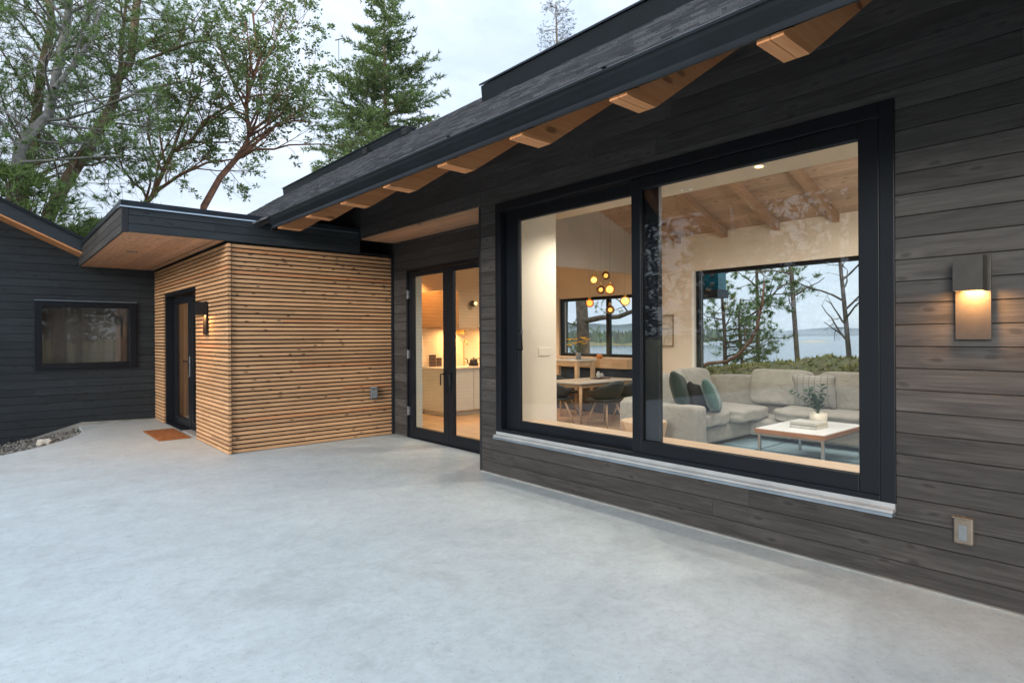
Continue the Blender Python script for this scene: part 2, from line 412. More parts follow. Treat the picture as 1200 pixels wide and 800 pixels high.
def boards(mb, axis, plane, a0, a1, z0, z1, holes=(), pitch=.108, th=.02, out=-1, top=None, zref=0.0, joints=3.3):
    """horizontal boards with V grooves; plane = face, `axis` = direction they run, out = sign of the outward normal"""
    k0 = math.floor((z0 - zref) / pitch)
    z = zref + k0 * pitch
    while z < z1 - 1e-6:
        zz0, zz1 = max(z, z0), min(z + pitch, z1)
        b0, b1 = a0, a1
        if top is not None: b0, b1 = top(zz1, a0, a1)
        cuts = [b0]
        p = b0 + random.uniform(.3, joints)
        while p < b1 - .4: cuts.append(p); p += random.uniform(1.6, joints + .8)
        cuts.append(b1)
        hz = []
        for (h0, h1, g0, g1) in holes: hz.append((h0, h1, g0, g1))
        # split the course vertically where a hole edge crosses it
        zs = sorted({zz0, zz1} | {g for h in hz for g in (h[2], h[3]) if zz0 + 1e-5 < g < zz1 - 1e-5})
        for i in range(len(cuts) - 1):
            if cuts[i + 1] - cuts[i] < .01: continue
            r = random.random(); dx = random.uniform(0, .0012)
            for q0, q1 in zip(zs[:-1], zs[1:]):
                hs = [(h[0], h[1]) for h in hz if h[2] < (q0 + q1) / 2 < h[3]]
                for s0, s1 in subtract(cuts[i] + .0008, cuts[i + 1] - .0008, hs):
                    f = plane + out * (dx); bk = plane - out * th; g = .0045; c0 = .0032 if q0 == zz0 else 0; c1 = .0032 if q1 == zz1 else 0
                    fi = f - out * g
                    prof = [(bk, q0 + .0008), (fi, q0 + .0008), (f, q0 + c0 + .0006), (f, q1 - c1 - .0006), (fi, q1 - .0008), (bk, q1 - .0008)]
                    if axis == 1: mb.prism(prof, 1, s0, s1, r)
                    else: mb.prism([(p_[0], p_[1]) for p_ in prof], 0, s0, s1, r)
        z += pitch
    return mb

def frame(mb, axis, f0, f1, a0, a1, z0, z1, w, wt=None, wb=None, wl=None, wr=None, r=.5, c=.004):
    """rectangular frame; f0..f1 depth range on the other horizontal axis"""
    wt = w if wt is None else wt; wb = w if wb is None else wb; wl = w if wl is None else wl; wr = w if wr is None else wr
    def bx(p0, p1, q0, q1):
        if axis == 1: mb.cbox(min(f0, f1), max(f0, f1), p0, p1, q0, q1, c, r)
        else: mb.cbox(p0, p1, min(f0, f1), max(f0, f1), q0, q1, c, r)
    bx(a0, a0 + wl, z0, z1); bx(a1 - wr, a1, z0, z1)
    bx(a0 + wl, a1 - wr, z0, z0 + wb); bx(a0 + wl, a1 - wr, z1 - wt, z1)
    return mb
def pane(axis, f, a0, a1, z0, z1, th=.006):
    mb = MB()
    if axis == 1: mb.box(f, f + th, a0, a1, z0, z1)
    else: mb.box(a0, a1, f, f + th, z0, z1)
    return mb

# ------------------------------------------------------------------ the house
XW = 3.443      # face of the main wall
XD = 3.925      # face of the recessed wall with the glazed doors
YC = 4.40       # corner of the main wall
YS = 6.84       # front face of the slatted entrance
XS = 1.91       # side face of the slatted entrance
YB = 10.60      # side wing
XF = 7.80       # far wall of the living room
FZ = .02
house = thing('house', (XW, 2.6, 0), 'low black timber-clad house with deep eaves and a slatted larch entrance', 'house')

OY0, OY1, OZ0, OZ1 = 1.018, 4.180, .345, 2.435
b = boards(MB(), 1, XW, -3.2, YC, .0, 3.12, [(OY0, OY1, OZ0, OZ1)])
boards(b, 1, XW, YC + .001, 6.80, 2.458, 3.12)
b.box(XW, XW + .02, 6.802, 13.0, 2.60, 3.12)
b.build('wall', 'charred_siding', house, label='charcoal stained board wall around the large picture window')
b = MB()                                   # dark sheathing behind the boards and the reveals
for (y0, y1, z0, z1) in ((-3.2, OY0, 0, 3.2), (OY1, YC - .002, 0, 3.2), (OY0, OY1, 0, OZ0), (OY0, OY1, OZ1, 3.2), (YC - .002, 6.80, 2.47, 3.2)):
    b.box(XW + .021, XW + .15, y0, y1, z0, z1)
b.build('wall_core', 'dark_lining', house)
b = MB(); b.cbox(XW - .004, XW + .03, YC, YC + .028, .002, 2.455, .003); b.box(XW + .03, XD, YC, YC + .02, .002, 2.455)
b.build('corner_board', 'black_trim', house)
b = MB(); b.box(XW - .02, XW + .05, -3.2, YC, -.05, .012); b.build('foundation', 'foundation', house)
# recessed wall with the french doors
DY0, DY1, DZ1 = 4.70, 6.53, 2.085
b = boards(MB(), 1, XD, YC + .02, YS + .02, .0, 2.47, [(DY0, DY1, -.01, DZ1)], zref=.03)
b.build('wall', 'charred_siding', house, label='board wall of the recess round the glazed double door')
b = MB(); b.box(XD + .021, XD + .10, YC, DY0, 0, 2.6); b.box(XD + .021, XD + .10, DY1, 10.5, 0, 2.6); b.box(XD + .021, XD + .10, DY0, DY1, DZ1, 2.6)
b.build('wall_core', 'dark_lining', house)
b = MB()
y = YC + .022
for i in range(4):
    pass
for i in range(5):
    x0 = XW + .02 + i * .088
    b.box(x0, x0 + .0855 if i < 4 else XD - .045, YC + .022, YS - .03, 2.442, 2.462)
b.box(XD - .036, XD - .002, YC + .022, YS - .03, 2.446, 2.466)
b.build('recess_soffit', 'cedar_soffit', house, label='reddish cedar soffit over the glazed double door')

# ---- rafters, roof, gutter
RY = [.285 + .7115 * i for i in range(-5, 10)]
def rafter_z(x): return 2.335 + .67 * (x - 2.40)
for yy in RY[1:]:
    if yy > 6.2: continue
    b = MB()
    for q in (0, 1):
        y0 = yy + q * .0525; y1 = y0 + .049
        b.prism([(2.178, 2.3365), (2.40, 2.335), (XW + .02, rafter_z(XW + .02)), (XW + .02, rafter_z(XW + .02) + .27), (2.27, 2.46), (2.268, 2.393), (2.235, 2.382), (2.178, 2.354)], 1, y0, y1, random.random())
    b.box(2.2, 2.39, yy + .0485, yy + .053, 2.342, 2.36)
    b.build('rafter', 'fir_rafter', house)
SL = .69
XR = 4.90
def roof_z(x): return 2.50 + SL * (x - 2.20) if x <= XR else 2.50 + SL * (XR - 2.20) - .50 * (x - XR)
RY0, RY1 = -3.6, 13.3
b = MB()
b.prism([(2.23, 2.46), (XR, roof_z(XR) - .055), (XR, roof_z(XR) - .012), (2.19, 2.482)], 1, RY0, RY1)
b.prism([(XR, roof_z(XR) - .055), (8.5, roof_z(8.5) - .05), (8.5, roof_z(8.5)), (XR, roof_z(XR) - .012)], 1, RY0, RY1)
deck = b.build('roof', 'dark_lining', house, label='pitched roof of grey asphalt shingles')
b = MB()
n = math.sqrt(1 + SL * SL); slope_len = (XR - 2.165) * n; e = .095; ncourse = int(slope_len / e) + 1
for i in range(ncourse):
    y = RY0 + random.uniform(-.2, 0)
    while y < RY1:
        w = random.uniform(.07, .17); y1 = min(y + w, RY1)
        if y1 > RY0:
            s0 = i * e + random.choice((0, 0, .012)); s1 = min((i + 1) * e + .03, slope_len + .02); t = random.choice((.006, .006, .012))
            def P(s, h): x = 2.165 + s / n; return (x - h * SL / n, 2.476 + (x - 2.165) * SL + h / n + .004)
            a_, b_, c_, d_ = P(s0, .012 + t), P(s1, .004), P(s1, -.004), P(s0, 0.0)
            b.prism([a_, b_, c_, d_], 1, max(y, RY0) + .0015, y1 - .0015)
        y = y1
b.build('shingles', 'asphalt_shingle', deck)
b = MB()
y = RY0
while y < RY1:
    b.prism([(XR - .11, roof_z(XR - .11) + .012), (XR, roof_z(XR) + .03), (XR + .1, roof_z(XR + .1) + .03), (XR + .1, roof_z(XR + .1) + .015), (XR, roof_z(XR) + .012), (XR - .11, roof_z(XR - .11))], 1, y, min(RY1, y + .13)); y += .132
b.build('ridge_cap', 'asphalt_shingle', deck)
b = MB(); b.box(2.235, 2.262, RY0, 6.2, 2.395, 2.478); b.build('fascia', 'black_trim', house)
gp = [(2.232, 2.474), (2.145, 2.484), (2.138, 2.476), (2.138, 2.464), (2.147, 2.459), (2.149, 2.440), (2.156, 2.420), (2.167, 2.402), (2.173, 2.385), (2.170, 2.366), (2.160, 2.362), (2.160, 2.350), (2.232, 2.385)]
b = MB(); b.prism(gp, 1, RY0, 6.215); b.prism([(2.232, 2.482), (2.14, 2.49), (2.133, 2.47), (2.18, 2.37), (2.156, 2.334), (2.232, 2.334)], 1, 6.215, 6.232)
for k in range(8): b.box(2.136, 2.235, RY0 + .4 + k * 1.25, RY0 + .425 + k * 1.25, 2.4845, 2.488)
b.build('gutter', 'dark_gutter', house)
# raised skylight curbs near the ridge
def curb(name, y0, y1, x0, h, label):
    b = MB(); z = roof_z(x0)
    zt = max(z + h + .02, roof_z(XR) + .06)
    b.prism([(x0, z - .02), (x0 - .02, z + h), (XR + .15, zt), (XR + .15, roof_z(XR) - .1)], 1, y0, y1)
    o = b.build(name, 'dark_gutter', deck, label=label)
    b = MB(); b.prism([(x0 - .035, z + h + .004), (x0 - .035, z + h + .022), (XR + .17, zt + .024), (XR + .17, zt + .004)], 1, y0 - .015, y1 + .015)
    b.build('flashing', 'flashing', o)
    return o
curb('roof_curb', -2.6, 4.88, 3.85, .185, 'long dark raised skylight curb along the ridge')
c2 = curb('roof_curb', 8.1, 13.2, 4.86, .15, 'blue-grey metal ridge curb at the far end of the roof')
for yy in (7.95, 9.25):
    b = MB(); b.box(4.80, 4.86, yy, yy + .16, roof_z(4.84) + .02, roof_z(4.84) + .13); b.build('bracket', 'dark_lining', c2)

# ---- slatted entrance
PIT = 2.262 / 48
def slats(axis, plane, a0, a1, holes, name, mat, label, out=-1, th=.03):
    b = MB()
    for i in range(48):
        z0 = .006 + i * PIT; z1 = z0 + PIT * .68; zm = (z0 + z1) / 2
        for s0, s1 in subtract(a0, a1, [(h[0], h[1]) for h in holes if h[2] < zm < h[3]]):
            r = random.random(); dx = random.uniform(-.0012, .0012); c = .002
            f = plane + dx; k = plane - out * th
            prof = [(k, z0), (f - out * c, z0), (f, z0 + c), (f, z1 - c), (f - out * c, z1), (k, z1)]
            cuts = [s0]
            if s1 - s0 > 1.0 and random.random() < .35: cuts.append(s0 + random.uniform(.4, s1 - s0 - .4))
            cuts.append(s1)
            for q in range(len(cuts) - 1):
                b.prism(prof, axis, cuts[q] + .0006, cuts[q + 1] - .0006, (r + q * .37) % 1)
    return b.build(name, mat, house, label=label)
EY0, EY1, EZ1 = 8.14, 9.965, 1.89
slats(1, XS, YS - .032, YB - .02, [(EY0, EY1, -1, EZ1)], 'slat_cladding', 'larch_slat_side', 'pale larch slats round the entrance door')
slats(0, YS, XS + .045, 3.885, [], 'slat_cladding', 'larch_slat_front', 'wide front of pale larch slats facing the patio')
b = MB()
b.box(XS + .032, 3.90, YS + .032, YS + .16, .0, 2.30)
b.box(XS + .032, XS + .13, YS + .16, EY0, 0, 2.30); b.box(XS + .032, XS + .13, EY1, YB, 0, 2.30); b.box(XS + .032, XS + .13, EY0, EY1, EZ1, 2.30)
b.build('wall_core', 'dark_lining', house)
b = MB(); b.cbox(3.89, XD + .01, YS - .012, YS + .05, .002, 2.30, .003); b.build('corner_board', 'black_trim', house)
# canopy
CX0, CY0, CZ0, CZ1 = .962, 6.82, 2.281, 2.525
can = MB(); can.box(CX0 + .022, 3.46, CY0 + .022, YB - .02, CZ0 + .03, CZ1 + .045)
can.box(1.93, 3.45, YS + .02, YB - .02, CZ1 + .045, CZ1 + .06)
canopy = can.build('canopy', 'dark_lining', house, label='flat dark canopy over the entrance door')
b = MB()
boards(b, 0, CY0, CX0 + .05, 3.44, CZ0 - .004, CZ1, zref=CZ0 - .004, pitch=.0832, out=-1)
b.build('fascia', 'charred_siding_shaded', canopy)
b = boards(MB(), 1, CX0, CY0 + .045, YB - .03, CZ0 - .004, CZ1, zref=CZ0 - .004, pitch=.0832, out=-1); b.build('fascia', 'charred_siding', canopy)
b = MB(); b.cbox(CX0 - .004, CX0 + .05, CY0 - .004, CY0 + .045, CZ0 - .006, CZ1 + .001, .003); b.build('corner_board', 'black_trim', canopy)
b = MB()
b.prism([(CY0 - .012, CZ1), (CY0 - .018, CZ1 - .012), (CY0 + .2, CZ1 - .002), (CY0 + .2, CZ1 + .004), (CY0 - .012, CZ1 + .004)], 0, CX0 - .02, 3.43)
b.build('drip_edge', 'drip_edge', canopy)
b = MB()
b.box(CX0 - .014, 3.43, CY0 - .014, CY0 + .16, CZ1 + .005, CZ1 + .055); b.box(CX0 - .014, CX0 + .14, CY0 + .16, YB, CZ1 + .005, CZ1 + .055)
b.build('roof_edge', 'flashing', canopy)
b = MB(); x = CX0 + .012
while x < 1.79:
    x1 = min(x + .0935, 1.80); b.box(x, x1 - .002, CY0 + .024, YB - .03, CZ0, CZ0 + .02); x = x1
b.box(1.822, XS - .012, CY0 + .024, YB - .03, CZ0 + .002, CZ0 + .02)
b.build('soffit', 'cedar_soffit', canopy)

# ---- side wing
def wing_top(z, a0, a1): return a0, a1
WX0, WX1, WZ0, WZ1 = .457, 1.668, .813, 1.775
def rake(x): return 3.012 - .488 * (x - .101) * 1.0
def wtop(z, a0, a1):
    if z < 2.56: return a0, a1
    xm = .101 + (3.02 - z) / .488 + .2
    return a0, min(a1, max(a0 + .02, xm))
b = boards(MB(), 0, YB, -4.6, 4.0, -.35, 3.6, [(WX0, WX1, WZ0, WZ1)], top=wtop, out=-1, zref=.02)
b.build('wall', 'charred_siding_shaded', house, label='dark gable wall with the small landscape window')
b = MB()
for (x0, x1, z0, z1) in ((-4.6, WX0, -.3, 2.6), (WX1, 1.90, -.3, 2.3), (WX0, WX1, -.3, WZ0), (WX0, WX1, WZ1, 2.5)):
    b.box(x0, x1, YB + .021, YB + .12, z0, z1)
b.prism([(-4.6, 2.6), (.3, 2.6), (.101, 2.85), (-4.0, 4.85), (-4.6, 4.85)], 1, YB + .021, YB + .12)
b.build('wall_core', 'dark_lining', house)
b = MB(); b.prism([(-4.6, -1.9), (-4.6, -2.4), (2.0, -2.4), (2.0, .0), (1.90, .018), (.99, .045), (.09, -.225), (-1.0, -.56)], 1, YB - .035, YB - .004)
b.build('foundation', 'foundation', house, label='bare concrete footing stepping down below the dark gable')
b = MB(); X0, X1 = -4.2, .985
z0, z1 = rake(X0), rake(X1)
b.prism([(X0, z0), (X1, z1), (X1, z1 + .05), (X0, z0 + .05)], 1, 10.18, 17.5)
wroof = b.build('wing_roof', 'asphalt_shingle', house, label='sloping roof edge over the dark gable wall')
b = MB(); b.prism([(X0, z0 - .15), (X1, z1 - .15), (X1, z1 + .012), (X0, z0 + .012)], 1, 10.155, 10.178); b.build('fascia', 'charred_siding_shaded', wroof)
b = MB(); b.prism([(X0, z0 + .014), (X1, z1 + .014), (X1, z1 + .062), (X0, z0 + .062)], 1, 10.135, 10.176); b.build('flashing', 'dark_gutter', wroof)
b = MB(); b.prism([(X0, z0 - .175), (X1, z1 - .175), (X1, z1 - .153), (X0, z0 - .153)], 1, 10.165, YB - .002); b.build('soffit', 'fir_rafter', wroof)
b = frame(MB(), 0, YB - .03, YB + .08, WX0, WX1, WZ0, WZ1, .085)
w = b.build('window', 'black_frame', house, label='small landscape window in the dark gable wall')
pane(0, YB + .02, WX0 + .08, WX1 - .08, WZ0 + .08, WZ1 - .08).build('pane', 'window_glass', w)
b = MB(); b.box(WX0, WX1, YB - .045, YB - .008, WZ1 + .001, WZ1 + .012); b.build('flashing', 'drip_edge', w)
b = MB()
x = WX0 + .05
while x < WX1 - .35:
    b.prism([(x, YB + .30), (x + .10, YB + .292), (x + .20, YB + .30), (x + .20, YB + .305), (x + .10, YB + .297), (x, YB + .305)], 2, .5, 1.85); x += .2005
b.box(-.3, 1.8, YB + 1.6, YB + 1.65, 0, 2.3); b.box(-.3, -.26, YB + .12, YB + 1.6, 0, 2.3); b.box(1.8, 1.84, YB + .13, YB + 1.6, 0, 2.3)
b.build('curtain', 'curtain', w)

# ---- picture window (lift and slide)
b = MB()
frame(b, 1, XW - .012, XW + .10, OY0, OY1, OZ0 + .05, OZ1, .07, wt=.075, wb=.03)
win = b.build('sliding_window', 'black_frame', house, label='huge two-panel sliding picture window')
# left fixed sash (inner track), right sliding sash (outer track)
def sash(x0, x1, y0, y1, z0, z1, wl, wr, wt, wb, gx, name):
    b = frame(MB(), 1, x0, x1, y0, y1, z0, z1, .1, wt=wt, wb=wb, wl=wl, wr=wr, c=.005)
    frame(b, 1, x0 + .012, x0 + .022, y0 + wl - .012, y1 - wr + .012, z0 + wb - .012, z1 - wt + .012, .016, r=.9)
    o = b.build(name, 'black_frame', win)
    pane(1, gx, y0 + wl - .004, y1 - wr + .004, z0 + wb - .004, z1 - wt + .004).build('glass', 'window_glass', win)
    return o
sash(XW + .005, XW + .052, 1.092, 2.672, .405, 2.358, .10, .082, .085, .108, XW + .030, 'sash')
sl = sash(XW + .056, XW + .098, 2.475, 4.105, .41, 2.355, .20, .165, .095, .095, XW + .076, 'sash')
b = MB(); b.prism([(XW - .045, .352), (XW - .045, .366), (XW - .012, .372), (XW - .012, .396), (XW + .11, .404), (XW + .11, .352)], 1, OY0 + .004, OY1 - .004)
b.build('sill', 'sill_metal', win)
b = MB(); b.box(XW - .052, XW + .02, OY0 + .004, OY1 - .004, .336, .346); b.box(XW - .053, XW - .047, OY0 + .004, OY1 - .004, .336, .351); b.build('sill_flashing', 'drip_edge', win)
b = MB(); b.box(XW - .016, XW + .0, OY0 + .3, 1.14, .405, .409)
b = MB(); b.tube([(XW + .056, 3.945, 1.30), (XW + .030, 3.872, 1.30), (XW + .030, 3.870, 1.13), (XW + .056, 3.945, 1.13)], .009, 8); b.build('handle', 'black_frame', win, smooth=True)
b = MB(); b.box(XW + .102, 3.88, OY0 - .05, OY1 + .0, .445, .475); b.build('window_stool', 'oak_trim', win)

# ---- french doors
def door_leaf(y0, y1, handle_y, label):
    b = frame(MB(), 1, XD + .012, XD + .058, y0, y1, .012, 2.045, .095, wt=.06, wb=.125, c=.004)
    d = b.build('door', 'black_frame', house, label=label)
    pane(1, XD + .034, y0 + .09, y1 - .09, .13, 1.99).build('pane', 'window_glass', d)
    b = MB(); b.tube([(XD + .012, handle_y, .82), (XD - .03, handle_y, .82), (XD - .032, handle_y + (.035 if handle_y > 5.6 else -.035), .82), (XD - .032, handle_y + (.04 if handle_y > 5.6 else -.04), .69)], .0075, 8)
    b.cbox(XD + .004, XD + .014, handle_y - .014, handle_y + .014, .60, .86, .003); b.build('handle', 'black_frame', d, smooth=False)
    return d
d1 = door_leaf(5.652, 6.495, 5.700, 'left leaf of the glazed double door')
d2 = door_leaf(4.735, 5.648, 5.600, 'right leaf of the glazed double door')
for zz in (.28, .98, 1.72):
    b = MB(); b.cbox(XD - .012, XD + .012, 6.462, 6.51, zz, zz + .10, .004); b.tube([(XD - .012, 6.486, zz - .005), (XD - .012, 6.486, zz + .105)], .008, 8); b.build('hinge', 'grey_cover', d1)
b = frame(MB(), 1, XD - .006, XD + .07, DY0, DY1, -.002, DZ1, .034, wb=.012); b.build('door_frame', 'black_frame', house)
b = MB(); b.box(XD + .012, XD + .022, 5.708, 5.716, .57, .595); b.build('lock', 'chrome', d1)

# ---- entrance door
EX = XS + .12
b = frame(MB(), 1, XS + .02, XS + .16, EY0, EY1, 0, EZ1, .05, wb=.02); fr = b.build('door_frame', 'black_frame', house)
b = frame(MB(), 1, EX, EX + .05, 8.90, 9.90, .022, 1.83, .14, wt=.10, wb=.11, wl=.16, wr=.12)
ed = b.build('door', 'black_frame', house, label='black entrance door with a tall glass light')
pane(1, EX + .02, 9.055, 9.785, .13, 1.74).build('pane', 'window_glass', ed)
b = MB(); b.cbox(EX - .01, EX + .002, 8.955, 9.0, .72, 1.0, .004); b.tube([(EX, 8.975, .93), (EX - .05, 8.975, .93), (EX - .052, 9.09, .93)], .010, 8); b.tube([(EX, 8.975, .80), (EX - .012, 8.975, .80)], .016, 10)
b.build('handle', 'chrome', ed)
b = frame(MB(), 1, EX + .005, EX + .045, 8.195, 8.895, .022, 1.83, .07, wb=.11); sd = b.build('sidelight', 'black_frame', house, label='narrow glazed sidelight beside the entrance door')
pane(1, EX + .02, 8.26, 8.83, .13, 1.765).build('pane', 'window_glass', sd)
b = MB(); b.box(XS + .01, XS + .12, EY0 + .05, 8.9, .004, .022); b.build('threshold', 'sill_metal', house)

# ------------------------------------------------------------------ interior shell
b = MB()
y = -3.0
x = 3.60
while x < 7.95:
    yy = -3.0
    while yy < 10.2:
        L = random.uniform(1.0, 1.9); y9 = min(yy + L, 10.2 if x > XD + .06 else 4.2); b.box(x, x + .118, yy, y9 - .0015, -.02, FZ, random.random()) if y9 > yy + .01 else None; yy += L
    x += .12
b.build('floor', 'oak_floor', house)
# living ceiling: boards on the far slope
def ceil_z(x): return 2.716 + .36 * (XF - x)
b = MB(); x = 4.35
while x < XF:
    x1 = x + .085
    y = -3
    while y < 5.9:
        L = random.uniform(1.4, 3.0)
        b.prism([(x, ceil_z(x)), (x1 - .0015, ceil_z(x1)), (x1 - .0015, ceil_z(x1) + .02), (x, ceil_z(x) + .02)], 1, y, min(5.9, y + L) - .001); y += L
    x = x1
b.build('ceiling', 'ceiling_board', house, label='sloping brown timber ceiling of the living room')
BY = [.372 * XF - .745 * i for i in range(3, 0, -1)] + [.372 * XF, .466 * XF, .56 * XF, .656 * XF, .656 * XF + .74]
for yy in BY:
    yb = yy
    b = MB(); b.prism([(4.4, ceil_z(4.4) - .10), (XF, ceil_z(XF) - .10), (XF, ceil_z(XF) - .004), (4.4, ceil_z(4.4) - .004)], 1, yb, yb + .082); b.build('ceiling_beam', 'ceiling_beam_wood', house)
# dropped plaster soffit along the picture window
b = MB(); b.box(3.60, 4.435, -3.0, 5.84, 2.45, 2.62); b.box(3.55, 4.0, -3.0, 5.84, 2.62, 3.3); b.box(4.30, 4.435, -3, 5.84, 2.62, 3.80)
b.build('plaster_soffit', 'white_wall', house)
# inner face of the main wall
b = MB(); b.box(XW + .155, 3.62, -3.0, OY0 - .02, FZ, 2.45); b.box(XW + .155, 3.62, OY0 - .02, OY1, FZ, .44); b.box(XW + .155, 3.62, OY0 - .02, OY1, OZ1 - .06, 2.45)
b.build('interior_wall', 'white_wall', house)
b = MB(); b.box(3.55, 4.085, 4.06, 4.28, FZ, 2.45); b.build('interior_wall', 'white_wall', house, label='cream pillar beside the left edge of the picture window')
b = MB(); b.cbox(3.85, 4.0, 4.053, 4.06, 1.065, 1.14, .002); b.build('switch_plate', 'white_wall', house)
# far wall with two openings
VY0, VY1, VZ0, VZ1 = -.6, 4.90, .30, 2.186
NY0, NY1, NZ0, NZ1 = 5.95, 7.69, .887, 1.915
b = MB()
for (y0, y1, z0, z1) in ((-3.0, VY0, FZ, 2.9), (VY1, NY0, FZ, 2.9), (NY1, 10.3, FZ, 2.9), (VY0, VY1, FZ, VZ0), (VY0, VY1, VZ1, 2.9), (NY0, NY1, FZ, NZ0), (NY0, NY1, NZ1, 2.9)):
    b.box(XF, XF + .2, y0, y1, z0, z1)
b.build('interior_wall', 'plaster_warm', house, label='warm plaster far wall with the view windows')
b = MB(); b.box(5.0, XF - .001, 5.84, 5.95, 2.21, 4.1); b.build('interior_wall', 'plaster_grey', house, label='grey gable wall above the dining opening')
b = MB(); b.box(4.05, XF, 5.95, 10.2, 2.50, 2.56); b.build('dining_ceiling', 'white_wall', house)
b = MB(); b.box(4.03, 4.26, 6.70, 6.90, FZ, 2.5); b.box(4.03, 4.10, 6.9, 8.2, FZ, 2.5); b.build('interior_wall', 'daylit_white', house, label='pale wall end just inside the glazed double door')
b = MB(); b.box(4.05, XF, 8.22, 8.3, FZ, 2.5); b.build('interior_wall', 'plaster_warm', house, label='warm kitchen back wall')
b = MB(); b.box(3.6, 8.0, -3.1, -3.0, FZ, 4); b.build('interior_wall', 'white_wall', house); b = MB(); b.box(3.6, 8.0, 10.2, 10.3, FZ, 3); b.build('interior_wall', 'white_wall', house)
b = MB(); b.box(1.95 + .1, 1.95 + 1.9, YB - .2, YB - .15, FZ, 2.28); b.box(3.80, 3.9, YS + .2, YB - .2, FZ, 2.28); b.box(XS + .2, 3.8, YS + .2, YS + .3, FZ, 2.28); b.box(XS + .2, 3.8, YS + .2, YB, 2.26, 2.28)
b.build("interior_wall", "plaster_warm", house, label='hall walls behind the entrance door')
b = MB(); b.box(XS + .13, 3.9, YS + .2, YB - .1, -.01, FZ); b.build('floor', 'oak_floor', house)
# view windows
def view_window(y0, y1, z0, z1, fw, mullions, label):
    b = frame(MB(), 1, XF + .04, XF + .11, y0 + .002, y1 - .002, z0 + .002, z1 - .002, fw)
    for m_ in mullions: b.cbox(XF + .035, XF + .10, m_ - .035, m_ + .035, z0 + fw, z1 - fw, .004)
    w = b.build('window', 'black_frame', house, label=label)
    ys = [y0 + fw] + [q for m_ in mullions for q in (m_ - .035, m_ + .035)] + [y1 - fw]
    for i in range(0, len(ys), 2): pane(1, XF + .07, ys[i] - .003, ys[i + 1] + .003, z0 + fw - .003, z1 - fw + .003).build('pane', 'far_glass', w)
    return w
view_window(VY0, VY1, VZ0, VZ1, .05, [1.2], 'large view window behind the sofa')
view_window(NY0, NY1, NZ0, NZ1, .05, [6.57], 'black framed window above the dining bench')
b = MB(); b.box(XF - .006, XF + .035, VY1 - .001, VY1 + .045, VZ0, VZ1 + .0); b.build('window_reveal', 'white_paint', house)
# exterior cladding of the sea side
b = MB(); b.box(XF + .2, XF + .24, -3.2, VY0, -.4, 3.0); b.box(XF + .2, XF + .24, VY1, NY0, -.4, 3.0); b.box(XF + .2, XF + .24, NY1, 10.5, -.4, 3.0); b.box(XF + .2, XF + .24, VY0, VY1, VZ1, 3.0); b.box(XF + .2, XF + .24, VY0, VY1, -.4, VZ0); b.box(XF + .2, XF + .24, NY0, NY1, -.4, NZ0); b.box(XF + .2, XF + .24, NY0, NY1, NZ1, 3.0)
b.box(3.46, 8.0, -3.3, -3.2, -.2, 4.3); b.box(3.46, 8.0, 10.3, 10.4, -.2, 3.2)
b.build('wall', 'black_trim', house, label='dark outer wall on the sea side')

# ------------------------------------------------------------------ lights fixed to the house, and added fill lights indoors
def light(name, kind, loc, energy, col, size=.1, spot=None, direction=None, blend=.6):
    d = bpy.data.lights.new(name, kind); d.energy = energy; d.color = col
    if kind == 'AREA': d.shape = 'RECTANGLE'; d.size = size; d.size_y = size
    else: d.shadow_soft_size = size
    if spot: d.spot_size = R(spot); d.spot_blend = blend
    o = bpy.data.objects.new(name, d); COL.objects.link(o); o.location = Vector(loc) * K
    if direction is not None: o.rotation_euler = Vector(direction).to_track_quat('-Z', 'Y').to_euler()
    return o
WARM = (1.0, .56, .23)
def wall_lamp(loc, nrm, label, plate='bronze_lamp', hood='dark_lamp'):
    """loc = bottom centre of the back plate on the wall; nrm '-x'"""
    x, y, z = loc
    t = thing('wall_lamp', loc, label, 'wall lamp', 'bronze box lamps on the walls')
    b = MB(); b.cbox(x - .030, x - .016, y - .0675, y + .0675, z, z + .385, .002); b.box(x - .016, x, y - .04, y + .04, z + .12, z + .30); b.build('back_plate', plate, t)
    b = MB(); w = .055
    b.box(x - .125, x - .120, y - w, y + w, z + .222, z + .378); b.box(x - .120, x - .0305, y - w, y - w + .005, z + .222, z + .378); b.box(x - .120, x - .0305, y + w - .005, y + w, z + .222, z + .378)
    b.box(x - .120, x - .0305, y - w + .005, y + w - .005, z + .373, z + .378); b.build('hood', hood, t)
    b = MB(); b.box(x - .114, x - .036, y - w + .010, y + w - .010, z + .228, z + .232); b.build('lens', 'lamp_glow', t)
    light('lamp_light', 'AREA', (x - .078, y, z + .222), 4.2, (1.0, .47, .15), .09, direction=(.25, 0, -1))
    return t
wall_lamp((XW, .697, 1.222), '-x', 'bronze box wall lamp on the dark siding right of the picture window', 'bronze_lamp', 'bronze_lamp')
wall_lamp((XS, 7.625, 1.285), '-x', 'dark box wall lamp on the larch slats beside the entrance door', 'dark_lamp')
# cover plates
t = thing('outlet_cover', (XW, .738, .27), 'bronze weatherproof outlet cover low on the dark siding', 'outlet cover')
b = MB(); b.cbox(XW - .032, XW, .700, .776, .270, .390, .008); b.build('housing', 'bronze_cover', t)
b = MB(); b.cbox(XW - .037, XW - .0325, .722, .756, .288, .360, .002); b.build('lid', 'clear_plastic', t)
b = MB(); b.box(XW - .045, XW - .001, .697, .779, .391, .396); b.build('rain_lip', 'bronze_cover', t)
t = thing('outlet_cover', (3.62, YS, .47), 'grey weatherproof outlet cover on the larch slats', 'outlet cover')
b = MB(); b.cbox(3.575, 3.665, YS - .05, YS - .002, .475, .630, .008); b.build('housing', 'grey_cover', t)
b = MB(); b.cbox(3.59, 3.655, YS - .062, YS - .0505, .49, .58, .004); b.build('lid', 'clear_plastic', t)
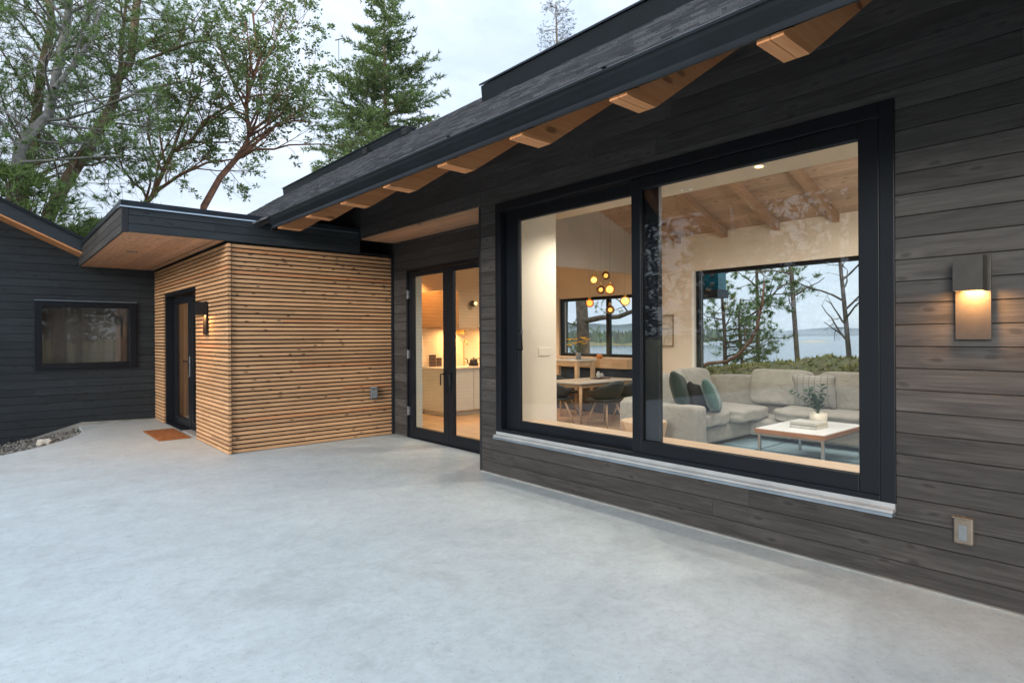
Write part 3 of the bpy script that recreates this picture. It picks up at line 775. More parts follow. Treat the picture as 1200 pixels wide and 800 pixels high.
# recessed ceiling lights
def downlight(loc, lab, on=True, power=7.0, mat='spot_glow', spot=120, r=.032):
    x, y, z = loc
    t = thing('ceiling_light', loc, lab, 'ceiling light', 'recessed ceiling lights')
    b = MB(); b.lathe((x, y, z), [(r, -.001), (r + .018, -.001), (r + .018, -.007), (r, -.007)], 24); b.build('trim_ring', 'white_paint' if z > 2.3 else 'bronze_cover', t)
    b = MB(); b.lathe((x, y, z), [(.001, -.003), (r - .001, -.003), (r - .006, -.010), (.001, -.011)], 20); b.build('diffuser', mat if on else 'stone_top', t)
    if on and power: light('downlight', 'SPOT', (x, y, z - .02), power, WARM, .05, spot, (0, 0, -1), .8)
downlight((4.13, 2.07, 2.45), 'small glowing recessed light in the plaster soffit at the top of the picture window')
downlight((4.33, 2.79, 2.45), 'small recessed light, less bright, in the plaster soffit left of the glowing one', True, 7, 'stone_top')
downlight((1.29, 8.4, CZ0), 'recessed downlight in the cedar canopy soffit over the entrance', True, 26, 'stone_top', 130, .04)
for (x, y, z) in ((4.2, .7, 2.40), (4.2, -.6, 2.40), (5.0, 7.2, 2.46), (6.4, 7.1, 2.46), (5.0, 9.2, 2.46), (4.15, 3.6, 2.40), (4.8, 5.2, 2.6)):  # unseen spots without fixtures, added to brighten the rooms
    light('fill_spot', 'SPOT', (x, y, z), 70, ((1.0, .68, .38) if y > 6.5 else (1.0, .92, .79)), .06, 140, (0, 0, -1), .9)
for (x, y) in ((5.6, 3.6), (5.6, 1.8), (6.6, 2.6), (6.6, .6), (6.3, 4.2)):
    light('living_fill_spot', 'SPOT', (x, y, ceil_z(x) - .14), 66, (1.0, .95, .87), .07, 150, (0, 0, -1), .9)
light('living_fill', 'POINT', (5.6, 1.6, 2.5), 52, (1.0, .94, .86), .25)  # bare point lamp in mid-air, added as fill for the living room
light('hall_light', 'POINT', (2.9, 8.8, 2.0), 14, WARM, .1)

# ------------------------------------------------------------------ things on the patio
b = MB(); b.cbox(1.53, 1.885, 8.28, 9.26, .001, .016, .004); solo(b, 'door_mat', 'coir', (1.70, 8.77, .001), 'rust-brown coir doormat in front of the entrance door', 'doormat')
# stone beside the slab edge
b = MB(); b.soft((.50, 9.42, -.035), (.16, .10, .08), 2.6, 8, noise=.006); solo(b, 'stone', 'pale_stone', (.50, 9.42, -.075), 'pale rounded stone lying in the gravel at the slab edge', 'stone', smooth=True)

# ------------------------------------------------------------------ living room furniture
sofa = thing('sofa', (6.6, 3.3, FZ), 'large taupe fabric corner sofa in the living room', 'sofa')
RX = Matrix.Rotation
b = MB(); b.soft((6.25, 3.93, .17), (1.55, .86, .20), 14, 8); b.soft((7.15, 1.9, .17), (.80, 5.0, .20), 14, 8); b.build('base', 'sofa_fabric', sofa, True)
b = MB(); b.soft((5.44, 3.83, .275), (.20, .98, .50), 20, 14); b.build('arm', 'sofa_fabric', sofa, True)
b = MB(); b.soft((6.42, 4.40, .28), (1.72, .16, .50), 14, 10); b.soft((7.52, 2.1, .40), (.17, 5.0, .66), 9, 12); b.build('back_frame', 'sofa_fabric', sofa, True)
for (cx, cy, sx, sy) in ((5.90, 3.86, .70, .86), (6.62, 3.80, .72, .90), (7.10, 2.78, .80, .95), (7.10, 1.80, .80, .96), (7.10, .82, .80, .96)):
    b = MB(); b.soft((cx, cy, .335), (sx, sy, .155), 7.0, 12, noise=.007); b.build('seat_cushion', 'sofa_fabric', sofa, True)
for (cx, cy, cz, sx, sy, sz, rx, ry) in ((6.02, 4.33, .585, .66, .20, .40, -.16, 0), (6.70, 4.26, .605, .74, .20, .44, -.20, 0)):
    b = MB(); b.soft((cx, cy, cz), (sx, sy, sz), 6.5, 12, RX(rx, 4, 'X'), noise=.008); b.build('back_cushion', 'sofa_fabric', sofa, True)
for (cy, w) in ((3.42, .72), (2.46, .98), (1.46, .98), (.46, .98)):
    b = MB(); b.soft((7.36, cy, .60), (.20, w, .43), 8.5, 12, RX(.12, 4, 'Y'), noise=.006); b.build('back_cushion', 'sofa_fabric', sofa, True)
def pillow(c, size, rz, tilt, roll, mat, label, noise=.006):
    M = RX(rz, 4, 'Z') @ RX(tilt, 4, 'X') @ RX(roll, 4, 'Y')
    b = MB(); b.soft(c, size, 8, 12, M, pil=1.0, noise=noise)
    return solo(b, 'throw_pillow', mat, (c[0], c[1], c[2] - size[2] / 2), label, 'throw pillow', 'throw pillows on the sofa', True)
pillow((5.68, 3.74, .635), (.54, .17, .44), .50, -.30, .16, 'velvet_green', 'dark green velvet throw pillow at the arm of the sofa')
pillow((5.80, 3.60, .57), (.36, .12, .34), .2, -.40, .28, 'black_cloth', 'black throw pillow squeezed between the dark green and the teal one')
pillow((5.93, 3.52, .585), (.38, .15, .38), .5, -.38, .2, 'teal_cloth', 'teal throw pillow in front of the big back cushion')
pillow((7.14, 2.93, .60), (.50, .16, .42), R(90), -.16, 0.0, 'checked_cloth', 'grey checked throw pillow with a dented top edge behind the coffee table')
ct = thing('coffee_table', (5.98, 2.5, FZ), 'low coffee table with a white top, timber edge and thin steel legs', 'coffee table')
b = MB(); b.box(5.52, 6.46, 2.19, 2.81, .358, .362); b.build('top', 'white_laminate', ct)
b = MB(); b.cbox(5.51, 6.47, 2.18, 2.82, .318, .3575, .003); b.build('edge', 'walnut_edge', ct)
for (x, y) in ((5.55, 2.21), (5.55, 2.79), (6.43, 2.21), (6.43, 2.79)):
    b = MB(); b.box(x - .012, x + .012, y - .012, y + .012, FZ, .300); b.build('leg', 'steel_leg', ct)
b = MB(); b.box(5.562, 6.418, 2.20, 2.224, .300, .3175); b.box(5.562, 6.418, 2.776, 2.80, .300, .3175); b.box(5.538, 5.562, 2.2, 2.80, .300, .3175); b.box(6.418, 6.442, 2.2, 2.8, .300, .3175); b.build('rail', 'steel_leg', ct)
for i, (z, dx, sx, lab) in enumerate(((.363, 0, .27, 'thicker pale book at the bottom of the pair on the coffee table'), (.392, .01, .25, 'thin pale book on top of the other one on the coffee table'))):
    t = thing('book', (5.93, 2.48, z), lab, 'book', 'books on the coffee table')
    h = .028 if i == 0 else .022
    b = MB(); b.box(5.80 + dx, 5.80 + dx + sx, 2.37, 2.61, z + .003, z + h - .003); b.build('pages', 'book_pages', t)
    b = MB(); b.box(5.795 + dx, 5.805 + dx + sx, 2.365, 2.615, z, z + .0028); b.box(5.795 + dx, 5.805 + dx + sx, 2.365, 2.615, z + h - .0028, z + h); b.box(5.795 + dx, 5.7985 + dx, 2.365, 2.615, z, z + h); b.build('cover', 'book_cover', t)
PX, PY = 6.17, 2.50
pl = thing('potted_plant', (PX, PY, .363), 'small dark-leaved plant in a cream pot on the coffee table', 'potted plant')
b = MB(); b.lathe((PX, PY, .363), [(.062, 0), (.078, .008), (.080, .115), (.074, .115), (.072, .10), (.001, .098)], 28); b.build('pot', 'ceramic', pl, True)
b = MB(); s_ = MB()
for k in range(7):
    a = k * 2.4; L = random.uniform(.17, .30); lean = random.uniform(.15, .55)
    if k == 0: a, lean, L = 2.2, .95, .27
    pts = [Vector((PX, PY, .46)) + Vector((math.cos(a), math.sin(a), 0)) * lean * L * q ** 1.3 + Vector((0, 0, L * q * (1 - .25 * lean * q))) for q in (0, .25, .5, .75, 1)]
    s_.tube(pts, [.005, .0045, .004, .003, .002], 5)
    for q in range(12):
        f = .2 + .8 * q / 11; i = min(3, int(f * 4)); p = pts[i].lerp(pts[i + 1], f * 4 - i)
        d = Vector((math.cos(a + q * 2.1), math.sin(a + q * 2.1), .5)).normalized(); l = random.uniform(.06, .085); sd_ = d.cross(Vector((0, 0, 1))).normalized() * l * .30
        b.add([p, p + d * l * .5 + sd_ + Vector((0, 0, .004)), p + d * l, p + d * l * .5 - sd_ + Vector((0, 0, .004))], [(0, 1, 2, 3)])
b.build('leaves', 'leaf_dark', pl); s_.build('stem', 'stem_green', pl)
b = MB(); b.box(4.75, 7.55, .2, 3.55, FZ + .001, FZ + .012); rug = b.build('rug', 'rug_wool', None)
rug['label'] = 'blue-grey wool rug under the coffee table'; rug['category'] = 'rug'
b = MB(); 
for y in (1.0, 2.05, 3.1): b.box(4.76, 7.54, y, y + .02, FZ + .0125, FZ + .016)
for x in (5.3, 6.15, 7.0): b.box(x, x + .02, .21, 3.54, FZ + .0165, FZ + .018)
b.build('stripe', 'rug_line', rug)
st = thing('stump_table', (4.96, 3.70, FZ), 'pale split-log side table beside the arm of the sofa', 'side table')
b = MB(); b.lathe((4.96, 3.70, 0), [(.15, FZ), (.17, .10), (.20, .22), (.225, .33), (.235, .385)], 11); b.build('log', 'pale_log', st)
b = MB(); b.lathe((4.96, 3.70, 0), [(.001, .386), (.231, .386), (.229, .395), (.001, .395)], 11); b.build('top', 'oak_trim', st)
pf = thing('framed_picture', (XF - .02, 5.385, 1.08), 'framed abstract print on the warm plaster wall beside the view window', 'picture')
b = frame(MB(), 1, XF - .03, XF - .001, 5.25, 5.52, 1.08, 1.56, .014, c=.002); b.build('frame', 'art_frame', pf)
b = MB(); b.box(XF - .018, XF - .012, 5.264, 5.506, 1.094, 1.546); b.build('print', 'art_paper', pf)
b = MB(); b.tube([(XF - .020, 5.27, 1.36), (XF - .020, 5.38, 1.345), (XF - .020, 5.50, 1.36)], .004, 4); b.tube([(XF - .020, 5.42, 1.10), (XF - .020, 5.40, 1.2), (XF - .020, 5.33, 1.30)], .003, 4); b.build('drawing', 'art_line', pf)

# ------------------------------------------------------------------ dining corner
dt = thing('dining_table', (6.9, 6.1, FZ), 'long pale dining table on slim timber legs', 'dining table')
b = MB(); b.cbox(6.16, 7.42, 5.66, 6.34, .570, .592, .004); b.build('top', 'table_top', dt)
b = MB(); b.box(6.22, 7.36, 5.70, 5.72, .515, .569); b.box(6.22, 7.36, 6.28, 6.30, .515, .569); b.box(6.20, 6.22, 5.70, 6.30, .515, .569); b.build('apron', 'oak_leg', dt)
for (x, y) in ((6.21, 5.70), (6.21, 6.30), (7.37, 5.70), (7.37, 6.30)):
    b = MB(); b.tube([(x, y, FZ), (x, y, .569)], [.017, .026], 10); b.build('leg', 'oak_leg', dt, True)
def chair(loc):
    t = thing('dining_chair', (0, 0, FZ), '', 'chair', 'dark shell chairs round the dining table')
    b = MB(); vs = []; fs = []; n, m = 17, 8
    for i in range(n):                     # tub shell: an arc of the seat rim that rises to arms and back
        a = R(-115 + 230 * i / (n - 1)); k = math.cos(a)
        for j in range(m):
            q = j / (m - 1); rr = .225 * (.55 + .45 * math.sin(q * 1.5708)); h = .385 + q ** 1.4 * (.13 + .13 * max(0, k))
            vs.append((rr * math.sin(a) * 1.12, -rr * k * 1.05, h))
    for i in range(n - 1):
        for j in range(m - 1): fs.append((i * m + j, (i + 1) * m + j, (i + 1) * m + j + 1, i * m + j + 1))
    b.add(vs, fs); sh = b.build('shell', 'chair_shell', t, True)
    md = sh.modifiers.new('Solidify', 'SOLIDIFY'); md.thickness = .016; md.offset = 0
    b = MB(); b.soft((0, .03, .375), (.42, .42, .045), 4, 6); b.build('seat', 'chair_shell', t, True)
    for sx in (-1, 1):
        for sy in (-1, 1):
            b = MB(); b.tube([(sx * .09, sy * .09, .36), (sx * .19, sy * .19, FZ)], [.017, .010], 8); b.build('leg', 'oak_leg', t, True)
    return t
ch0 = chair((0, 0, 0))
spots = [(6.34, 5.36, 0, 'dark shell dining chair with its back to the living room, nearest the table leg'), (6.92, 5.40, 0, 'dark shell dining chair half hidden by the window frame, right of the nearest one'),
         (6.00, 6.00, -90, 'dark shell dining chair at the narrow end of the dining table'), (6.75, 6.62, 180, 'dark shell dining chair on the far side of the dining table')]
for i, (x, y, a, lab) in enumerate(spots):
    o = ch0 if i == 0 else copy_tree(ch0)
    o.location = Vector((x, y, FZ)) * K; o.rotation_euler.z = R(a); o['label'] = lab
b = MB(); b.cbox(6.90, 7.16, 5.95, 6.14, .593, .606, .003); tr = solo(b, 'tray', 'dark_brown', (7.03, 6.04, .593), 'dark serving tray in the middle of the dining table', 'tray')
for (x, y, h, r_, lab) in ((6.98, 6.04, .10, .032, 'taller grey ceramic jar on the dark tray'), (7.08, 6.06, .07, .030, 'smaller grey ceramic jar on the dark tray')):
    b = MB(); b.lathe((x, y, .607), [(r_ * .8, 0), (r_, .01), (r_, h * .7), (r_ * .5, h * .85), (r_ * .55, h), (.001, h)], 16); solo(b, 'jar', 'grey_blanket', (x, y, .607), lab, 'jar', 'jars on the tray', True)
bn = thing('bench_seat', (7.55, 6.8, FZ), 'built-in timber bench with a navy cushioned back under the dining window', 'bench')
b = MB(); b.box(7.30, XF - .002, 5.97, 8.0, FZ, .36); b.build('seat', 'dark_brown', bn)
b = MB(); b.cbox(7.62, XF - .003, 5.97, 8.0, .365, .70, .01); b.build('back_pad', 'navy_fabric', bn)
b = MB(); b.box(7.58, XF - .003, 5.97, 8.0, .715, .865); b.build('ledge', 'oak_trim', bn)
cs = thing('console_table', (7.05, 6.98, FZ), 'small timber console table with a stone top beside the dining window', 'console table')
b = MB(); b.cbox(6.95, 7.40, 6.45, 7.30, .845, .870, .003); b.build('top', 'stone_top', cs)
for (x, y) in ((6.99, 6.49), (6.99, 7.26), (7.36, 6.49), (7.36, 7.26)):
    b = MB(); b.box(x - .028, x + .028, y - .028, y + .028, FZ, .844); b.build('leg', 'oak_trim', cs)
b = MB(); b.box(7.02, 7.33, 6.48, 6.50, .77, .844); b.box(6.98, 7.00, 6.52, 7.23, .77, .844); b.build('apron', 'oak_trim', cs)
vf = thing('flower_vase', (7.10, 6.56, .871), 'clear vase of yellow flowers on the console table', 'flowers')
b = MB(); b.lathe((7.10, 6.56, .871), [(.035, 0), (.045, .02), (.042, .09), (.034, .11)], 16); b.build('vase', 'clear_plastic', vf, True)
b = MB(); s_ = MB(); lf = MB()
for k in range(9):
    a = k * 2.4; d = Vector((math.cos(a) * .12, math.sin(a) * .17, random.uniform(.12, .28))); p0 = Vector((7.10, 6.56, .96)); p1 = p0 + d
    s_.tube([p0, p0 + d * .5 + Vector((0, 0, .02)), p1], .004, 4)
    for q in range(9):
        t_ = q * 2 * math.pi / 9; v = Vector((math.cos(t_), math.sin(t_), .5)) * .060; w_ = Vector((-math.sin(t_), math.cos(t_), 0)) * .022
        b.add([p1, p1 + v * .6 + w_, p1 + v, p1 + v * .6 - w_], [(0, 1, 2, 3)])
    for q in range(5):
        c = p0 + d * random.uniform(.3, .9); v = Vector((random.uniform(-1, 1), random.uniform(-1, 1), random.uniform(-.3, .6))) * .06; w_ = v.cross(Vector((0, 0, 1))) * .25
        lf.add([c, c + v * .5 + w_, c + v, c + v * .5 - w_], [(0, 1, 2, 3)])
b.build('blossom', 'petal_yellow', vf); s_.build('stem', 'stem_green', vf); lf.build('leaves', 'leaf_light', vf)
b = MB(); b.lathe((7.68, 6.62, .866), [(.03, 0), (.05, .02), (.055, .05), (.035, .075), (.001, .08)], 14); solo(b, 'bowl', 'terracotta', (7.68, 6.62, .866), 'round orange pot on the bench ledge under the window', 'pot', smooth=True)
b = MB(); b.cbox(7.36, 7.56, 7.2, 7.7, .37, .50, .02); solo(b, 'folded_blanket', 'grey_blanket', (7.46, 7.45, .37), 'folded grey blanket lying on the bench seat', 'blanket')
# pendant cluster
pc = thing('pendant_lamp', (6.45, 5.55, 2.9), 'cluster of seven amber and smoked glass globe pendants over the dining table', 'pendant lamp')
GL = [(710, 323, 5.4, 6.5, 'smoked_glass'), (696, 328, 5.2, 6.4, 'globe_pale'), (704, 339.5, 5.6, 6.35, 'smoked_glass'), (714.5, 339, 6.4, 6.25, 'globe_amber'), (691, 355, 5.5, 6.55, 'globe_rust'), (732.5, 352.5, 6.5, 6.55, 'globe_pale'), (715, 363, 5.8, 6.4, 'smoked_glass')]
for (u, v, rp, x, mt) in GL:
    p = atx(u, v, x); r_ = rp * p.length / F * .9
    b = MB(); b.lathe(p, [(max(.001, r_ * math.sin(math.pi * q / 12)), -r_ * math.cos(math.pi * q / 12)) for q in range(13)], 20); g = b.build('globe', mt, pc, True)
    cr_ = .5 if mt == 'smoked_glass' else .72
    if 1:
        b = MB(); b.lathe(p, [(max(.001, r_ * cr_ * math.sin(math.pi * q / 8)), -r_ * cr_ * math.cos(math.pi * q / 8)) for q in range(9)], 12); b.build('bulb', 'bulb', g, True)
    if 1:
        b = MB(); b.lathe((p.x, p.y, p.z + r_ * .9), [(.02, 0), (.02, .03), (.006, .045)], 10); b.build('cap', 'brass', g, True)
    b = MB(); b.tube([(p.x, p.y, p.z + r_), (p.x, p.y, ceil_z(p.x) if p.y < 5.8 else 2.5)], .0009, 4); b.build('cord', 'grey_cover', pc)

# ------------------------------------------------------------------ kitchen
kc = thing('kitchen_cabinet', (6.2, 7.9, FZ), 'pale kitchen base cabinets with a stone worktop', 'kitchen cabinet')
b = MB(); b.box(5.22, 7.4, 7.58, 8.21, .09, .735); b.build('carcass', 'cabinet_paint', kc)
b = MB(); b.box(5.26, 7.4, 7.63, 8.21, FZ, .089); b.build('plinth', 'stone_top', kc)
for i in range(4):
    x = 5.235 + i * .53
    b = MB(); b.cbox(x, x + .52, 7.560, 7.579, .10, .725, .003); b.build('door', 'cabinet_paint', kc)
b = MB(); b.cbox(5.19, 7.4, 7.545, 8.21, .737, .765, .004); b.build('worktop', 'stone_top', kc)
wc = thing('wall_cabinet', (5.33, 7.9, 1.38), 'oak wall cabinet lit by a warm downlight in the kitchen', 'wall cabinet')
b = MB(); b.cbox(5.21, 5.52, 7.62, 8.215, 1.375, 1.955, .003); b.build('body', 'oak_cabinet', wc)
b = MB(); b.box(5.206, 5.2095, 7.66, 8.18, 1.40, 1.93); b.build('door', 'oak_cabinet', wc)
sh = thing('kitchen_shelf', (6.4, 8.1, 1.36), 'thin timber shelf above the kitchen worktop', 'shelf')
b = MB(); b.cbox(5.54, 7.4, 7.98, 8.215, 1.355, 1.385, .003); b.build('board', 'oak_trim', sh)
for x in (5.9, 7.0):
    b = MB(); b.box(x, x + .02, 8.0, 8.215, 1.28, 1.354); b.build('bracket', 'brass', sh)
for (x, h, lab, mt) in ((5.72, .15, 'tall cream bottle at the left end of the kitchen shelf', 'ceramic'), (6.28, .07, 'small cup at the right end of the kitchen shelf', 'white_paint')):
    b = MB(); b.lathe((x, 8.08, 1.386), [(.03, 0), (.034, .01), (.034, h * .55), (.012, h * .8), (.012, h), (.001, h)], 14); solo(b, 'bottle', mt, (x, 8.08, 1.386), lab, 'bottle', smooth=True)
ks = thing('globe_sconce', (6.20, 8.2, 1.8), 'round black and brass globe wall light in the kitchen', 'wall light')
b = MB(); b.lathe((6.20, 8.16, 1.80), [(max(.001, .055 * math.sin(math.pi * q / 10)), -.055 * math.cos(math.pi * q / 10)) for q in range(11)], 18); b.build('shade', 'kettle_black', ks, True)
b = MB(); b.lathe((6.215, 8.095, 1.805), [(max(.001, .028 * math.sin(math.pi * q / 10)), -.028 * math.cos(math.pi * q / 10)) for q in range(11)], 18); b.build('bulb', 'bulb', ks, True)
kt = thing('kettle', (5.98, 7.85, .766), 'black gooseneck kettle on the kitchen worktop', 'kettle')
kx, ky, kz = 5.98, 7.85, .766
b = MB(); b.lathe((kx, ky, kz), [(.075, 0), (.08, .01), (.06, .10), (.045, .115), (.012, .12), (.012, .14), (.001, .142)], 18); b.build('body', 'kettle_black', kt, True)
b = MB(); b.tube([(kx - .07, ky, kz + .02), (kx - .12, ky, kz + .05), (kx - .13, ky, kz + .11), (kx - .17, ky, kz + .125)], .008, 6); b.build('spout', 'kettle_black', kt, True)
b = MB(); b.tube([(kx + .05, ky, kz + .11), (kx + .12, ky, kz + .12), (kx + .13, ky, kz + .05), (kx + .125, ky, kz + .02)], .008, 6); b.build('handle', 'kettle_black', kt, True)
tp = thing('tap', (5.74, 8.05, .766), 'curved brass tap over the kitchen worktop', 'tap')
b = MB(); b.tube([(5.98, 8.12, .766), (5.98, 8.12, 1.12), (5.96, 8.08, 1.18), (5.94, 8.0, 1.17), (5.94, 7.97, 1.10)], .009, 8); b.build('spout', 'brass', tp, True)
b = MB(); b.tube([(5.98, 8.11, .80), (6.05, 8.11, .83)], .006, 6); b.build('lever', 'brass', tp, True)
# leaning boards on the worktop (left door pane)
for (x, h, w_, lab) in ((5.30, .19, .13, 'leaning round-cornered board at the end of the kitchen worktop'), (5.44, .14, .10, 'smaller leaning board beside the first on the kitchen worktop')):
    b = MB(); b.cbox(x, x + w_, 8.12, 8.14, .767, .767 + h, .008, M=None); solo(b, 'cutting_board', 'dark_brown', (x + w_ / 2, 8.13, .767), lab, 'cutting board')
light('under_cabinet', 'AREA', (5.75, 7.95, 1.34), 10, (1.0, .50, .18), .3, direction=(0, .1, -1))
light('cabinet_spot', 'SPOT', (4.95, 8.0, 2.42), 70, (1, .50, .16), .04, 75, (.28, 0, -1), .5)
light('under_cabinet', 'AREA', (6.6, 7.95, 1.34), 10, (1.0, .50, .18), .3, direction=(0, .1, -1))

# ------------------------------------------------------------------ ground, patio, gravel
b = MB()
edge = [(.955, YB - .036), (.95, 10.2), (.93, 9.91), (.86, 9.60), (.77, 9.36), (.58, 9.02), (.38, 8.75), (.07, 8.43), (-.5, 7.95), (-1.3, 7.45), (-2.6, 7.0), (-8.5, 6.6)]
poly = [(-8.5, -7), (XW + .06, -7), (XW + .06, YC + .01), (XD + .03, YC + .01), (XD + .03, YS + .05), (XS + .04, YS + .05), (XS + .04, YB - .036)] + edge
b.prism(poly, 2, -.16, 0.0)
struct(b, 'patio', 'patio_concrete')
def gz(x, y):
    # terrain: level round the house, a mossy bank on the sea side, then a fall to the water
    z = -.17
    if x > 8.6:
        t = min(1, (x - 8.6) / 2.4); crest = .80 - .085 * (y - 4.0) + .022 * math.sin(y * 1.7) + .018 * math.sin(y * 4.3 + 1)
        crest = max(.30, min(1.1, crest))
        z = -.17 + (crest + .17) * (t * t * (3 - 2 * t))
        if x > 12.0: z -= min(14, (x - 12.0) * .55)
    if 9.0 < x < 14 and -2 < y < 14: z += .05 * math.sin(x * 7.1 + 2 * math.sin(y * 2.3)) * math.sin(y * 5.7 + 1.3 * math.sin(x * 3.1)) + random.uniform(-.025, .025)
    if y > 7.0 and x < 1.0:
        z -= min(.55, .10 * max(0, 1.0 - x)) * min(1, (y - 7.0) / 1.2)
    if y > 14: z += min(2.0, (y - 14) * .10)
    return z + .02 * math.sin(x * 2.3 + y * 1.1)
b = MB()
xs = [-180, -90, -45, -25, -14, -9, -6, -4, -3, -2, -1.4, -.9, -.4, .0, .4, .8, 1.2, 2, 4, 8.6] + [8.6 + .12 * i for i in range(1, 50)] + [15, 16, 18, 20, 24, 30, 40, 60]
ys = [-180, -90, -45, -25, -14, -8] + [-6, -5, -4, -3, -2.5] + [-2 + .12 * i for i in range(0, 134)] + [14.5, 15, 16, 17, 18, 19, 20] + [21, 24, 30, 40, 60, 90, 180]
vs = [(x, y, gz(x, y)) for x in xs for y in ys]; m = len(ys)
fs = [(i * m + j, (i + 1) * m + j, (i + 1) * m + j + 1, i * m + j + 1) for i in range(len(xs) - 1) for j in range(m - 1)]
b.add(vs, fs, .5); struct(b, 'ground', 'mossy_ground', smooth=True)
b = MB()
rg = random.Random(3)
for k in range(2600):
    y = rg.uniform(8.2, 10.56); x0 = None
    x = rg.uniform(-1.2, 1.0)
    # keep beyond the slab edge
    ok = True
    for (ax, ay), (bx, by) in zip(edge[1:9], edge[2:10]):
        if min(ay, by) <= y <= max(ay, by):
            xe = ax + (bx - ax) * (y - ay) / (by - ay) if by != ay else ax
            if x > xe - .01: ok = False
    if y > 10.2 and x > .93: ok = False
    if not ok: continue
    r_ = rg.uniform(.012, .035); z = -.055 - .16 * max(0, .9 - x) + rg.uniform(-.01, .015)
    a = rg.uniform(0, 6.28); vs = [(x + r_ * math.cos(a + q) * rg.uniform(.7, 1.2), y + r_ * math.sin(a + q) * rg.uniform(.7, 1.2), z) for q in (0, 1.25, 2.5, 3.75, 5.0)] + [(x + rg.uniform(-.3, .3) * r_, y, z + r_ * .8)]
    b.add(vs, [(0, 1, 5), (1, 2, 5), (2, 3, 5), (3, 4, 5), (4, 0, 5)], rg.random())
vs = [(.95, 10.57, -.06), (.93, 9.9, -.06), (.58, 9.0, -.10), (.07, 8.4, -.19), (-1.4, 7.4, -.42), (-2.5, 7.3, -.6), (-2.5, 10.57, -.6), (-.5, 10.57, -.28)]
b.add(vs, [tuple(range(8))], .3)
struct(b, 'gravel', 'pebble', 'stuff')
b = MB(); b.add([(20, -9000, -9), (14000, -9000, -9), (14000, 12000, -9), (20, 12000, -9)], [(0, 1, 2, 3)], .5); struct(b, 'sea', 'sea_water')

rg = random.Random(17); b = MB()
for k in range(5200):
    x = rg.uniform(9.6, 12.3); y = rg.uniform(-.5, 11.5); z = gz(x, y) - .02; h = rg.uniform(.02, .06) * (1.6 if math.sin(x * 3 + y * 2.2) > .4 else .8); r_ = rg.random()
    for q in range(3):
        a = rg.uniform(0, 6.28); c, s_2 = math.cos(a) * .025, math.sin(a) * .025; l = rg.uniform(-.05, .05)
        b.add([(x - c, y - s_2, z), (x + c, y + s_2, z), (x + l, y + rg.uniform(-.05, .05), z + h)], [(0, 1, 2)], r_)
struct(b, 'moss_and_grass', 'moss_blade', 'stuff')
# far shores
def ridge(name, mat, X, y0, y1, zb, heights, n, kind='structure', thick=60):
    b = MB(); vs = []; fs = []
    for i in range(n + 1):
        y = y0 + (y1 - y0) * i / n; h = heights(y)
        vs += [(X, y, zb), (X + thick * .5, y, zb + h * .6), (X + thick, y, zb + h), (X + thick * 3, y, zb)]
    for i in range(n):
        for j in range(3): fs.append((i * 4 + j, (i + 1) * 4 + j, (i + 1) * 4 + j + 1, i * 4 + j + 1))
    b.add(vs, fs, .5); return struct(b, name, mat, kind, True)
ridge('hills', 'hill_far', 4200, -2500, 9000, -9, lambda y: 62 + 26 * math.sin(y / 620 + 1.2) + 15 * math.sin(y / 233) + 6 * math.sin(y / 90) + max(0, (y - 1900)) * .024, 160, thick=500)
b = MB()
rg = random.Random(5)
for k in range(1500):                                  # conifer tops on the far shore
    x = rg.uniform(500, 590); y = rg.uniform(330, 640); h = rg.uniform(6, 14); w_ = h * rg.uniform(.16, .28); z0 = -8.5 + (x - 500) * .05
    r_ = rg.random()
    for (q0, q1, s0, s1) in ((.0, .5, 1.0, .55), (.35, .75, .75, .3), (.62, 1.0, .5, .02)):
        vs = [(x + w_ * s * math.cos(a * 1.2566 + q0), y + w_ * s * math.sin(a * 1.2566 + q0), z0 + h * q) for q, s in ((q0, s0), (q1, s1)) for a in range(5)]
        b.add(vs, [(a, (a + 1) % 5, 5 + (a + 1) % 5, 5 + a) for a in range(5)], r_)
struct(b, 'far_forest', 'forest_far', 'stuff')
ridge('far_shore', 'reed_far', 480, 330, 660, -9.3, lambda y: 3.0 + .8 * math.sin(y / 17) + .5 * math.sin(y / 5), 120, thick=18)
ridge('islet', 'beach', 790, 312, 350, -9.4, lambda y: 3.0 * max(0, math.sin((y - 312) / 38 * math.pi)) ** .5, 40, thick=14)

# ------------------------------------------------------------------ trees
def path(p, d, L, n, rg, wob, up):
    pts = [Vector(p)]; d = Vector(d).normalized()
    for i in range(n):
        d = (d + Vector((rg.uniform(-wob, wob), rg.uniform(-wob, wob), rg.uniform(-wob, wob) + up))).normalized(); pts.append(pts[-1] + d * (L / n))
    return pts
def rosette(lv, p, rg, L, n, flat=.3):
    for k in range(n):
        d = Vector((rg.gauss(0, 1), rg.gauss(0, 1), rg.gauss(flat, .7)))
        if d.length < .1: continue
        d.normalize(); l = L * rg.uniform(.6, 1.2); s = d.cross(Vector((rg.uniform(-1, 1), rg.uniform(-1, 1), 1))); s = s.normalized() * l * .24 if s.length > .01 else Vector((l * .2, 0, 0))
        q = p + d * rg.uniform(0, .5) * l
        lv.add([q, q + d * l * .5 + s, q + d * l, q + d * l * .5 - s], [(0, 1, 2, 3)])
def tuft(lv, p, d, rg, L, n, w=.05):
    for k in range(n):
        v = (d * .8 + Vector((rg.gauss(0, .7), rg.gauss(0, .7), rg.gauss(.12, .55)))); v.normalize(); l = L * rg.uniform(.6, 1.15); s = v.cross(Vector((rg.uniform(-1, 1), rg.uniform(-1, 1), 1)))
        if s.length < .01: continue
        s = s.normalized() * l * w
        lv.add([p - s, p + s, p + v * l], [(0, 1, 2)])
